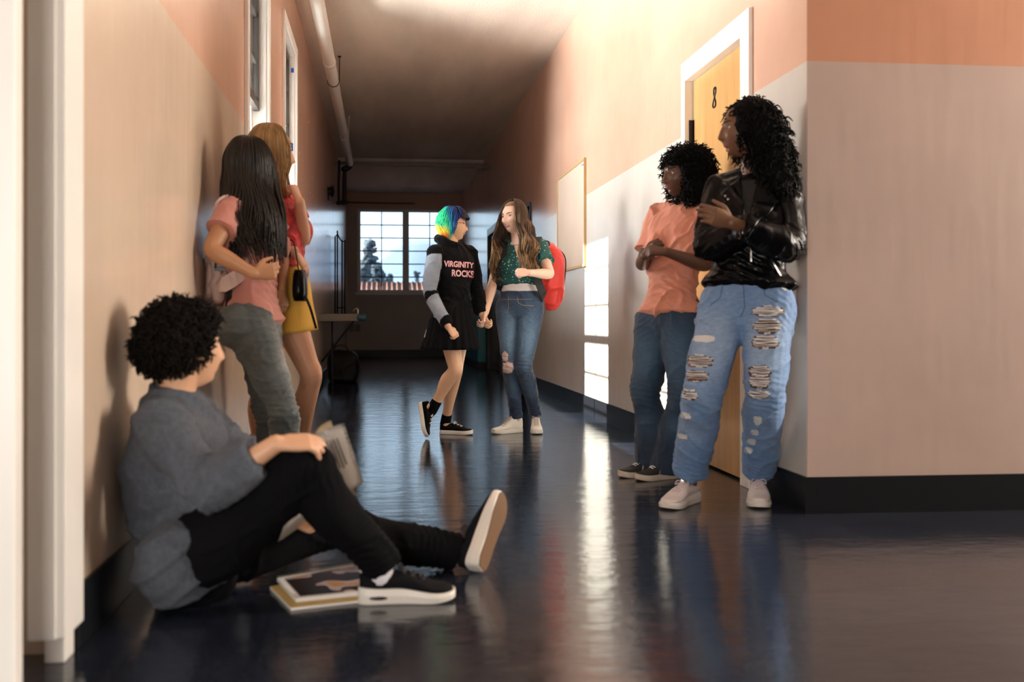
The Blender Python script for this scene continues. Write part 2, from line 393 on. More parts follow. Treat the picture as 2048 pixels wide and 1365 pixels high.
# the number 8, a narrow drawn figure
bm = bmesh.new(); pts = []
y8 = (YU(1430, XR + .03)); z8 = W(1430, 195, y8).z
for k in range(41):
    a = 2 * pi * k / 40
    pts.append(V((XR + .027, y8 - .021 * sin(2 * a) * (1.05 if cos(a) < 0 else .8) - .006 * cos(a), z8 + .054 * cos(a))))
tube(bm, pts, .0042, n=6, sub=1, ends=False)
link_mesh('number', bm, M_black, leaf, smooth=True)
d2, _ = wood_door(3, D2[0], D2[1], 2.24, M_brown, M_black, leaves=2)
d3 = struct('door_4', bx((XR - .015, XR + .2, D3[0] - .04, D3[0], 0, 2.24), (XR - .015, XR + .2, D3[1], D3[1] + .04, 0, 2.24), (XR - .015, XR + .2, D3[0], D3[1], 2.2, 2.24)), M_black)
struct('wall_room', bx((XR + 1.5, XR + 1.6, YC + .2, D2[1] + 1, 0, ZC), (XR + .2, XR + 1.5, D3[0] - 1.1, D3[0] - 1, 0, ZC), (XR + .2, XR + 1.5, D2[1] + 1, D2[1] + 1.1, 0, ZC)), M_dark)

# ------------------------------------------------------------------ figure building
def lerp(a, b, t): return a + (b - a) * t
def sm(t): t = max(0, min(1, t)); return t * t * (3 - 2 * t)
def bake(bm, name, voxel, smooth=2, wr=None, folds=None):
    """fuse overlapping closed shapes into one skin; wr=(amplitude, frequency, stretch, seed)"""
    bmesh.ops.recalc_face_normals(bm, faces=bm.faces)
    me = bpy.data.meshes.new(name + '_raw'); bm.to_mesh(me); bm.free()
    o = bpy.data.objects.new(name + '_raw', me); COL.objects.link(o)
    r = o.modifiers.new('r', 'REMESH'); r.mode = 'VOXEL'; r.voxel_size = voxel; r.adaptivity = 0
    if smooth:
        s = o.modifiers.new('s', 'SMOOTH'); s.iterations = smooth; s.factor = .5
    dg = bpy.context.evaluated_depsgraph_get()
    ev = o.evaluated_get(dg)
    out = bpy.data.meshes.new_from_object(ev)
    bpy.data.objects.remove(o); bpy.data.meshes.remove(me)
    out.name = name
    if wr:
        amp, fr, st, seed = wr
        no = [v.normal.copy() for v in out.vertices]
        off = V((seed * 3.1, seed * 1.7, seed * .9)); st = V(st)
        for v, n in zip(out.vertices, no):
            p = v.co
            q = V((p.x * st.x, p.y * st.y, p.z * st.z)) * fr + off
            w = noise.noise_vector(p * 4 + off) * 1.1
            a = max(0, 1 - abs(noise.noise(q + w)) * 3.4); a *= a
            c = max(0, 1 - abs(noise.noise(q * 1.9 - w)) * 4.0)
            b = noise.noise(q * .8 + w * .4)
            d = amp * (a * .9 + c * .18 + b * 1.1 - .4)
            for (jp, ax, rad, ja, lam) in folds or ():
                e = p - jp; l2 = e.length_squared
                if l2 < rad * rad * 5:
                    sv = e.dot(ax) + .012 * noise.noise(p * 22 + off) + .35 * (e - ax * e.dot(ax)).dot(ax.orthogonal().normalized())
                    d += ja * math.exp(-l2 / (rad * rad)) * (abs(sin(sv * pi / lam)) * -1.3 + .6)
            v.co += n * d
    for v in out.vertices:
        if v.co.z < .003: v.co.z = .003
    return out
def attr_color(me, fn, name='Col'):
    a = me.color_attributes.new(name, 'FLOAT_COLOR', 'POINT')
    for i, v in enumerate(me.vertices):
        c = fn(v.co)
        a.data[i].color = (c[0], c[1], c[2], 1)

class Rig:
    """J: joints in world space. R/L are the person's own right/left."""
    def __init__(s, J, head_f=(1, 0, 0), head_up=(0, 0, 1), scale=1.0, girl=True, hw=1.0):
        s.J = {k: V(v) for k, v in J.items()}; s.k = scale; s.girl = girl; s.hw = hw
        J = s.J
        s.hf = V(head_f).normalized(); u = V(head_up); s.hu = (u - s.hf * u.dot(s.hf)).normalized(); s.hr = s.hf.cross(s.hu)
        s.P = (J['hipR'] + J['hipL']) / 2
        s.N = J['neck']
        s.lh = (J['hipR'] - J['hipL']).normalized()
        s.ls = (J['shR'] - J['shL']).normalized()
        s.C = J.get('chest', s.P.lerp((J['shR'] + J['shL']) / 2, .72))
        s.Wt = J.get('waist', s.P.lerp(s.C, .45))
        up = (s.N - s.P).normalized()
        s.up = up
        s.fwd = up.cross(s.ls + s.lh).normalized()   # front of the torso
        if 'front' in J: s.fwd = J['front'].normalized()
    # torso sections as (centre, half width vector, half depth vector)
    def torso_sections(s, grow=0.0, from_t=0, to_t=7, dims=None):
        k = s.k; g = s.girl; J = s.J
        hw = s.hw
        D = dims or ([(.085, .085), (.168, .110), (.158, .102), (.122, .088), (.142, .108), (.160, .095), (.118, .066), (.056, .056)] if g else
                     [(.085, .085), (.160, .105), (.152, .100), (.140, .095), (.160, .110), (.178, .105), (.130, .070), (.062, .062)])
        shm = (J['shR'] + J['shL']) / 2
        cs = [s.P - s.up * .105 * k, s.P - s.up * .02 * k, s.P + s.up * .06 * k, s.Wt, s.C, shm.lerp(s.C, .35), shm.lerp(s.N, .45), s.N]
        T = [0, .0, .15, .4, .75, .9, 1, 1]
        out = []
        for i in range(from_t, to_t + 1):
            c = cs[i]; lat = s.lh.lerp(s.ls, T[i]).normalized()
            f = s.up.cross(lat).normalized()
            if f.dot(s.fwd) < 0: f = -f
            out.append((c, lat * ((D[i][0] * (hw if i < 4 else 1)) * k + grow), f * (D[i][1] * k + grow)))
        return out
    def loft(s, bm, secs, n=28, sub=5, power=2.3):
        S = catmull(secs, sub); rings = []
        def ringp(c, a, b, q=1.0):
            r = []
            for i in range(n):
                t = 2 * pi * i / n; x, y = cos(t), sin(t)
                e = 2 / power
                r.append(c + a * (math.copysign(abs(x) ** e, x) * q) + b * (math.copysign(abs(y) ** e, y) * q))
            return r
        d0 = (S[0][0] - S[1][0]).normalized(); d1 = (S[-1][0] - S[-2][0]).normalized()
        r0 = min(S[0][1].length, S[0][2].length) * .35; r1 = min(S[-1][1].length, S[-1][2].length) * .35
        rings.append(ringp(S[0][0] + d0 * r0 * .9, S[0][1], S[0][2], .35)); rings.append(ringp(S[0][0] + d0 * r0 * .6, S[0][1], S[0][2], .8))
        for c, a, b in S: rings.append(ringp(c, a, b))
        rings.append(ringp(S[-1][0] + d1 * r1 * .6, S[-1][1], S[-1][2], .8)); rings.append(ringp(S[-1][0] + d1 * r1 * .9, S[-1][1], S[-1][2], .35))
        ring_loft(bm, rings)
    def fit_shoe(s, side, heel, tdir, updir=(0, 0, 1), L=.26, rise=.015):
        """put the ankle and foot inside the shoe standing there"""
        t = V(tdir).normalized(); u = V(updir); u = (u - t * u.dot(t)).normalized(); k = L / .265
        P = lambda b, c: V(heel) + t * b * k + u * c * k
        s.J['an' + side] = P(.050, .098 + rise); s.J['foot' + side] = (P(.055, .065), P(.10, .055), P(.155, .042))
    def arm_pts(s, side): return s.J['sh' + side], s.J['el' + side], s.J['wr' + side]
    def add_arm(s, bm, side, grow=0.0, frac=2.0, cuff=None, loose=0.0, fore=1.0):
        """frac 0..2: how far down the arm (1 = elbow, 2 = wrist)"""
        a, e, w = s.arm_pts(side); k = s.k
        P = [a + (e - a) * -.05, a.lerp(e, .22), a.lerp(e, .6), a.lerp(e, .93), e.lerp(w, .09), e.lerp(w, .3), e.lerp(w, .7), w]
        R = [.050, .047, .040, .036, .036, .038, .029, .0245]
        T = [-.05, .22, .6, .93, 1.09, 1.3, 1.7, 2.0]
        R = [r * k + grow + loose * max(0, t) / 2 for r, t in zip(R, T)]
        pts = [(p, r) for p, r, t in zip(P, R, T) if t <= frac + 1e-6]
        if frac < 2 and pts:
            if frac <= 1: pe = a.lerp(e, frac)
            else: pe = e.lerp(w, frac - 1)
            if (pe - pts[-1][0]).length > .02: pts.append((pe, pts[-1][1] + (cuff or 0)))
        tube(bm, [p for p, _ in pts], [r for _, r in pts], n=16, sub=4, ends=(frac >= 2))
        ellipsoid(bm, a, (R[0] * 1.02,) * 3, nu=16, nv=10)
    def add_leg(s, bm, side, grow=0.0, frac=2.0, prof=None):
        h, kn, an = s.J['hip' + side], s.J['kn' + side], s.J['an' + side]; k = s.k
        sgn = 1 if side == 'R' else -1
        h2 = h + s.lh * (sgn * -.0) 
        back = -s.fwd
        ax = (an - h).normalized(); back = (back - ax * back.dot(ax)).normalized()
        kb = s.J.get('back' + side)
        if kb is not None: back = kb.normalized()
        P = [h2 + s.up * .02 * k, h2.lerp(kn, .18), h2.lerp(kn, .5), h2.lerp(kn, .85), kn, kn.lerp(an, .14), kn.lerp(an, .34) + back * .014 * k, kn.lerp(an, .7) + back * .004, an]
        R = [.088, .088, .073, .056, .053, .050, .054, .038, .034]
        T = [0, .18, .5, .85, 1, 1.14, 1.34, 1.7, 2]
        if prof: R = [r + p for r, p in zip(R, prof)]
        R = [r * k + grow for r in R]
        pts = [(p, r) for p, r, t in zip(P, R, T) if t <= min(frac, 2) + 1e-6]
        if frac > 2: pts.append((an + (an - kn).normalized() * (frac - 2), R[-1] * 1.02))
        tube(bm, [h2 - (kn - h2).normalized() * .03] + [p for p, _ in pts], [R[0] * .7] + [r for _, r in pts], n=18, sub=4, ends=not prof)
    def add_neck(s, bm, r=.052, grow=0):
        base = s.N - s.up * .03; top = s.J['head'] - s.hu * .055 * s.k - s.hf * .018
        tube(bm, [base - s.up * .03, base.lerp(top, .45), top], [(r + .016) * s.k + grow, r * s.k + grow, (r - .002) * s.k + grow], n=18, sub=4)
    def head_point(s, x, y, z):
        return s.J['head'] + (s.hr * x + s.hf * y + s.hu * z) * s.k
    def add_head(s, bm, nose=1.0, smile=0.0):
        """x to the person's right, y forward, z up; chin at z=-.115"""
        NU, NV = 96, 72; rings = []
        G = lambda x, m, sg: math.exp(-((x - m) / sg) ** 2)
        for j in range(NV + 1):
            th = .015 + (pi - .03) * j / NV; r = []
            for i in range(NU):
                ph = 2 * pi * i / NU
                dx, dy, dz = sin(th) * cos(ph), sin(th) * sin(ph), cos(th)
                z = .114 * dz
                low = sm(-(dz + .05) / .95)
                x = .074 * dx * (1 - .30 * low) * (1 + .03 * G(z, -.01, .03))
                y = .096 * dy
                if dy > 0: y *= (1 - .04 * low)
                else: y = y * (1 - .42 * low)
                y += .018 * low                              # jaw comes forward
                if dy > .05:
                    f = sm((dy - .05) / .5)
                    nz = 0
                    if z < .022 and z > -.052:
                        t = (.022 - z) / .055
                        nz = (.004 + .020 * min(t, 1) ** 1.2) * (1 if t <= 1 else max(0, 1 - (t - 1) / .34))
                    wx = .0085 + .005 * sm((-z) / .035)
                    y += f * nz * nose * G(x, 0, wx)
                    y += f * .006 * G(z, -.036, .008) * (G(x, .012, .007) + G(x, -.012, .007)) * nose
                    y -= f * .011 * G(z, .010, .013) * (G(x, .031, .017) + G(x, -.031, .017))
                    y += f * .004 * G(z, .030, .009) * G(abs(x), .028, .022)
                    y -= f * .003 * G(x, 0, .02) * G(z, .022, .01)
                    y += f * .0075 * G(z, -.0545, .0045) * G(x, 0, .017)
                    y += f * .0080 * G(z, -.0655, .0050) * G(x, 0, .015)
                    y -= f * .0035 * G(z, -.0598, .0022) * G(x, 0, .024)
                    y -= f * .004 * G(z, -.0765, .006) * G(x, 0, .022)
                    y += f * .008 * G(z, -.098, .014) * G(x, 0, .02)
                    y += f * (.004 + .004 * smile) * G(z, -.028 + .004 * smile, .018) * G(abs(x), .042, .016)
                r.append(s.head_point(x, y, z))
            rings.append(r)
        ring_loft(bm, rings)
        for sg in (1, -1):                                   # ears
            c = s.head_point(sg * .0735, -.008, -.008)
            a1 = (s.hr * sg * .45 - s.hf * .9).normalized(); a2 = s.hu; a3 = a1.cross(a2)
            ellipsoid(bm, c, (.017 * s.k, .031 * s.k, .008 * s.k), (a1, a2, a3), nu=14, nv=10)
            ellipsoid(bm, c - s.hu * .022 * s.k + s.hf * .004, (.009 * s.k, .011 * s.k, .007 * s.k), (a1, a2, a3), nu=10, nv=8)
    def add_hand(s, bm, side, d, palm, curl=.35, spread=.05, thumb=.5, size=1.0, fcurl=None, wrist=None):
        """d finger direction, palm = palm facing direction"""
        w = wrist or s.J['wr' + side]; k = s.k * size
        d = V(d).normalized(); pn = V(palm); pn = (pn - d * pn.dot(d)).normalized()
        # thumb side: for the right hand seen palm toward viewer, fingers up, thumb points to the viewer's right... t = d x palm
        t = d.cross(pn) * (1 if side == 'R' else -1)

        # palm
        S = [(w - d * .012 * k, t * .024 * k, pn * .019 * k), (w + d * .02 * k, t * .029 * k, pn * .016 * k), (w + d * .055 * k, t * .038 * k, pn * .0145 * k), (w + d * .088 * k, t * .039 * k, pn * .0115 * k)]
        s.loft(bm, S, n=16, sub=3, power=2.4)
        L = [.072, .080, .074, .058]; off = [.0285, .0095, -.0095, -.0275]
        for i in range(4):
            cu = (fcurl[i] if fcurl else curl * (1 + .12 * i))
            b = w + d * (.086 - .004 * abs(i - 1)) * k + t * off[i] * k
            dd = (d + t * (off[i] * spread * 30)).normalized()
            ax = dd.cross(pn).normalized()
            pts = [b - d * .01 * k]; p = b; ang = 0; pts.append(p)
            for q, ln in enumerate((.45, .30, .25)):
                ang += cu * (1.0, 1.15, .8)[q]
                v = dd * cos(ang) + pn * sin(ang)
                p = p + v * L[i] * ln * k; pts.append(p)
            tube(bm, pts, [.0090 * k, .0092 * k, .0082 * k, .0075 * k, .0064 * k], n=9, sub=3)
        b = w + d * .022 * k + t * .022 * k + pn * .004 * k
        v1 = (d * .62 + t * .68 + pn * .35 * thumb * 1.5).normalized()
        v2 = (d * .85 + t * (.42 - .5 * thumb) + pn * .8 * thumb).normalized()
        tube(bm, [b - v1 * .01 * k, b + v1 * .035 * k, b + v1 * .035 * k + v2 * .03 * k, b + v1 * .033 * k + v2 * .055 * k], [.014 * k, .0115 * k, .0095 * k, .0072 * k], n=9, sub=3)
    def body(s, root, m, voxel=.0045, hands=None, feet=True, nose=1.0, smile=0, lipcol=None, skincol=(.6, .35, .25), neck_r=.052):
        bm = bmesh.new()
        s.loft(bm, s.torso_sections())
        if s.girl:
            for sg in (1, -1):
                ellipsoid(bm, s.C + s.ls * sg * .068 * s.k + s.fwd * .070 * s.k - s.up * .01, (.058 * s.k,) * 3)
        for sd in 'RL':
            s.add_arm(bm, sd); s.add_leg(bm, sd)
            a = s.J['an' + sd]; t = s.J.get('toe' + sd)
            if ('foot' + sd) in s.J:
                q0, q1, q2 = s.J['foot' + sd]
                tube(bm, [a, q0, q1, q2], [.031 * s.k, .029 * s.k, .022 * s.k, .016 * s.k], n=12)
            elif t is not None:
                t = V(t).normalized()
                dn = s.J.get('sole' + sd); dn = V(dn).normalized() if dn is not None else V((0, 0, -1))
                tube(bm, [a - t * .015 + dn * .02, a + dn * .04 + t * .04, a + dn * .055 + t * .10], [.030 * s.k, .025 * s.k, .018 * s.k], n=12)
        s.add_neck(bm, neck_r); s.add_head(bm, nose, smile)
        for h in hands or []: s.add_hand(bm, **h)
        # shoulder slopes
        for sd in 'RL':
            tube(bm, [s.N - s.up * .0, s.N.lerp(s.J['sh' + sd], .5) - s.up * .006, s.J['sh' + sd]], [.042 * s.k, .042 * s.k, .046 * s.k], n=14, sub=4)
        me = bake(bm, 'body', voxel, smooth=2)
        H = s.J['head']; lc = lipcol or (skincol[0] * .8, skincol[1] * .5, skincol[2] * .5)
        def cf(p):
            q = p - H; x, y, z = q.dot(s.hr) / s.k, q.dot(s.hf) / s.k, q.dot(s.hu) / s.k
            c = list(skincol)
            if y > .07 and abs(z + .060) < .013 and abs(x) < .026:
                t = max(0, 1 - abs(z + .060) / .0125) ** .5 * max(0, 1 - (abs(x) / (.026)) ** 4)
                t = min(1, t * 1.6)
                c = [lerp(a, b, t) for a, b in zip(c, lc)]
            return c
        attr_color(me, cf)
        o = link_me('body', me, m, root, smooth=True)
        s.bvh = BVHTree.FromPolygons([v.co + rootoff(root) for v in me.vertices], [p.vertices for p in me.polygons])
        return o
    def face(s, root, lid_col=(.4, .2, .12), iris=(.08, .04, .02), brow=(.03, .02, .015), smile=False, brow_th=.0032):
        Mw = mat('eye_white', (.42, .39, .37), rough=.4)
        for sg in (1, -1):
            hit = s.bvh.ray_cast(s.head_point(sg * .031, .16, .009), -s.hf)
            ys = (hit[0] - s.J['head']).dot(s.hf) / s.k if hit[0] is not None else .078
            ec = ys - .0102
            c = s.head_point(sg * .031, ec, .009)
            bm = bmesh.new(); ellipsoid(bm, c, (.0135 * s.k,) * 3, nu=16, nv=12)
            eo = link_mesh('eye', bm, Mw, root, smooth=True)
            bm = bmesh.new(); ellipsoid(bm, c + s.hf * .0098 * s.k, (.0062 * s.k, .0062 * s.k, .0046 * s.k), (s.hr, s.hu, s.hf), nu=12, nv=8)
            lid = bmesh.new(); rings = []
            for j in range(7):
                th = .05 + (1.18 - .05) * j / 6
                rings.append([c + (s.hr * (sin(th) * cos(2 * pi * i / 18)) + s.hf * (sin(th) * sin(2 * pi * i / 18)) + s.hu * cos(th) * 1.0) * .0146 * s.k for i in range(18)])
            ring_loft(lid, rings, cap=True)
            link_mesh('eyelid', lid, mat('lid_%d' % int(lid_col[0] * 1000), lid_col, rough=.5), root, smooth=True)
            link_mesh('iris', bm, mat('iris_%d' % int(iris[0] * 1000), iris, rough=.1), eo, smooth=True)
            bm = bmesh.new(); P = []
            for q in range(6):
                x = sg * (.014 + .034 * q / 5); z = .0265 + .006 * sin(pi * min(1, q / 5 * 1.15) * .6)
                hit = s.bvh.ray_cast(s.head_point(x, .16, z), -s.hf)
                p = hit[0] if hit[0] is not None else s.head_point(x, .085, z)
                P.append(p + s.hf * .001)
            tube(bm, P, [brow_th * .6, brow_th, brow_th, brow_th * .9, brow_th * .7, brow_th * .4], n=6, sub=2, flat=.8)
            link_mesh('eyebrow', bm, mat('brow_%d' % int(brow[0] * 1000), brow, rough=.8), root, smooth=True)
            bm = bmesh.new(); P = []                         # upper lash line
            for q in range(6):
                x = sg * (.0185 + .025 * q / 5); z = .0115 + .006 * sin(pi * q / 5)
                hit = s.bvh.ray_cast(s.head_point(x, .16, z), -s.hf)
                yy = ec + math.sqrt(max(0, .0138 ** 2 - (abs(x) - .031) ** 2 - (z - .009) ** 2))
                P.append(s.head_point(x, yy + .001, z))
            tube(bm, P, [.0008, .0015, .0017, .0017, .0017, .001], n=5, sub=2)
            link_mesh('eyelash', bm, mat('lash', (.012, .01, .01), rough=.7), root, smooth=True)
        if smile:
            bm = bmesh.new(); P = []
            for q in range(9):
                x = -.020 + .040 * q / 8; z = -.0595 + .007 * (abs(x) / .02) ** 2
                hit = s.bvh.ray_cast(s.head_point(x, .17, z), -s.hf)
                if hit[0] is not None: P.append(hit[0] + s.hf * .0004)
            tube(bm, P, [.001] + [.0036] * (len(P) - 2) + [.001], n=6, sub=2, flat=.5)
            link_mesh('teeth', bm, mat('teeth', (.85, .82, .78), rough=.2), root, smooth=True)

def rootoff(root):
    off = V((0, 0, 0)); p = root
    while p: off += p.location; p = p.parent
    return off
def world_bvh(o):
    off = rootoff(o)
    return BVHTree.FromPolygons([v.co + off for v in o.data.vertices], [p.vertices for p in o.data.polygons])

def decal(name, polys, bvh, origin, direction, up, m, parent, off=.002, seg=.008, thick=0.0):
    """polys: list of 2D polygons (metres) laid onto the surface hit from `origin` along `direction`"""
    d = V(direction).normalized(); u = V(up); u = (u - d * u.dot(d)).normalized(); r = d.cross(u)
    bm = bmesh.new()
    for P in polys:
        vs = [bm.verts.new((x, y, 0)) for x, y in P]
        if len(vs) > 2: bm.faces.new(vs)
    bmesh.ops.triangulate(bm, faces=[f for f in bm.faces if len(f.verts) > 4])
    for it in range(5):
        ed = [e for e in bm.edges if e.calc_length() > seg]
        if not ed: break
        bmesh.ops.subdivide_edges(bm, edges=ed, cuts=1); bmesh.ops.triangulate(bm, faces=[f for f in bm.faces if len(f.verts) > 4])
    last = None; dead = []
    for v in bm.verts:
        o = V(origin) + r * v.co.x + u * v.co.y - d * .25
        h = bvh.ray_cast(o, d)
        if h[0] is None: dead.append(v); continue
        v.co = h[0] - d * off
    bmesh.ops.delete(bm, geom=dead, context='VERTS')
    if thick: bmesh.ops.solidify(bm, geom=bm.faces[:], thickness=thick)
    bm.normal_update()
    return link_mesh(name, bm, m, parent, smooth=True)

# ---- hair
def strand_hair(name, rig, m, root, n, L, seed, wave=.012, wfreq=2.2, r0=.009, width=.030, face_gap=.85, spread=1.0, side_part=.01, out=.0, shift=V((0, 0, 0)), front_fall=None, cap=1.07, taper=.35, zcut=-.02, crown_y=-.01, curl=0.0, colf=None, lenvar=.18, sub=3):
    """long hair: locks start near the parting, run over the skull and fall to length L below the crown"""
    rnd = random.Random(seed); k = rig.k
    bm = bmesh.new(); lay = bm.verts.layers.float_color.new('Col')
    a, b, c = .079 * cap, .101 * cap, .116 * cap
    for i in range(n):
        ph = rnd.uniform(face_gap, 2 * pi - face_gap)            # 0 = face direction, pi = back
        if rnd.random() < .25: ph = rnd.choice([face_gap, 2 * pi - face_gap]) + rnd.uniform(-.08, .3) * (1 if ph < pi else -1)
        lay_r = 1 + rnd.random() * .10
        x0 = side_part
        pts = []; col0 = rnd.random()
        dirx, diry = sin(ph), cos(ph)
        length = L * (1 - lenvar * rnd.random())
        ncap = 5
        for q in range(ncap):
            th = .12 + (pi / 2 + .12 - .12) * q / (ncap - 1)
            y = crown_y * (1 - q / ncap) + diry * b * sin(th) * lay_r
            x = x0 * (1 - q / ncap) + dirx * a * sin(th) * lay_r
            z = c * cos(th) * lay_r
            if diry > 0.3: z = max(z, .03)
            pts.append(rig.head_point(x, y, z))
        last = pts[-1]
        hz = (last - rig.head_point(0, 0, 0)).dot(rig.hu)
        nf = 10
        outv = (rig.hr * dirx + rig.hf * diry); phs = ph * 2.2 + rnd.uniform(-.5, .5)
        side = rig.hr * (1 if dirx > 0 else -1)
        for q in range(1, nf + 1):
            t = q / nf
            p = last + V((0, 0, -1)) * (length * t) + outv * (out * sin(min(1, t) * pi * .55) - .028 * t * (1 - out * 5)) * spread
            p += shift * (t ** 1.3)
            if front_fall is not None and diry > -.35:
                p += front_fall * sm(t * 1.6) * (1 if dirx > 0 else 1)
            p += (rig.hr * sin(phs + t * 6.28 * wfreq) + rig.hf * cos(phs * 1.7 + t * 6.28 * wfreq)) * wave * t ** .5
            pts.append(p)
        R = [r0 * .4] + [r0] * (ncap - 1) + [r0 * (1 - (1 - taper) * (q / nf) ** 1.5) for q in range(1, nf + 1)]
        R = [r * rnd.uniform(.8, 1.2) for r in R]
        f = colf or (lambda t, c0: c0)
        tube(bm, pts, R, n=5, sub=sub, ends=False, flat=.45, ref=outv, col=lambda t, c0=col0: f(t, c0))
    o = link_mesh(name, bm, m, root, smooth=True)
    return o
def hair_cap(rig, bm, cap=1.05, front=.035, back=-.06, seed=1):
    """skull-hugging under layer"""
    NU, NV = 40, 18; rings = []
    lay = bm.verts.layers.float_color.get('Col') or bm.verts.layers.float_color.new('Col')
    for j in range(NV + 1):
        r = []
        for i in range(NU):
            ph = 2 * pi * i / NU; fy = sin(ph)
            zlim = lerp(back, front, sm((fy + .25) / .9))
            zt = zlim / (.115 * cap)
            th_max = math.acos(max(-1, min(1, zt)))
            th = .02 + (th_max - .02) * j / NV
            low = sm(-(cos(th) + .05) / .95)
            x = .076 * cap * sin(th) * cos(ph) * (1 - .2 * low); y = .098 * cap * sin(th) * sin(ph); z = .115 * cap * cos(th)
            if fy < 0: y *= 1 - .3 * low
            r.append(rig.head_point(x, y - .003, z))
        rings.append(r)
    vr = ring_loft(bm, rings, cap=False)
    for r in vr:
        for v in r: v[lay] = (.3, .3, .3, 1)
def curly_hair(name, m, root, blobs, n, seed, clen=.05, cr=.012, tr=.004, core_shrink=.86, nog=None, droop=.3, turns=2.2):
    """blobs: [(centre, (ax vectors scaled))...]; curls cover the outside of the union"""
    rnd = random.Random(seed); bm = bmesh.new()
    for c, A in blobs:
        ellipsoid(bm, c, (core_shrink,) * 3, A, nu=28, nv=20)
    me = bake(bm, name, .009, smooth=1)
    for v in me.vertices:
        nn = noise.noise_vector(v.co * 38) * .010 + noise.noise_vector(v.co * 80) * .005
        v.co += nn
    bm = bmesh.new(); bm.from_mesh(me)
    vs = list(me.vertices)
    for i in range(n):
        v = vs[rnd.randrange(len(vs))]; p0 = v.co.copy(); nrm = v.normal.copy()
        if nog and nog(p0, nrm): continue
        L = clen * rnd.uniform(.6, 1.25)
        d = (nrm + V((rnd.uniform(-.7, .7), rnd.uniform(-.7, .7), rnd.uniform(-.7, .5) - droop))).normalized()
        if nog and (nog(p0 + d * L, nrm) or nog(p0 + d * L * .6, nrm)): continue
        o1 = d.orthogonal().normalized(); o2 = d.cross(o1); R = cr * rnd.uniform(.6, 1.2); ph = rnd.random() * 6.28; sg = rnd.choice((1, -1))
        pts = []
        N = 9
        for q in range(N):
            t = q / (N - 1); a = ph + sg * t * 6.28 * turns * .5
            pts.append(p0 - nrm * .012 + d * L * t + (o1 * cos(a) + o2 * sin(a)) * R * min(1, t * 3) + V((0, 0, -1)) * droop * .5 * L * t * t)
        tube(bm, pts, [tr] * (N - 2) + [tr * .8, tr * .4], n=4, sub=2, ends=False)
    return link_mesh(name, bm, m, root, smooth=True)

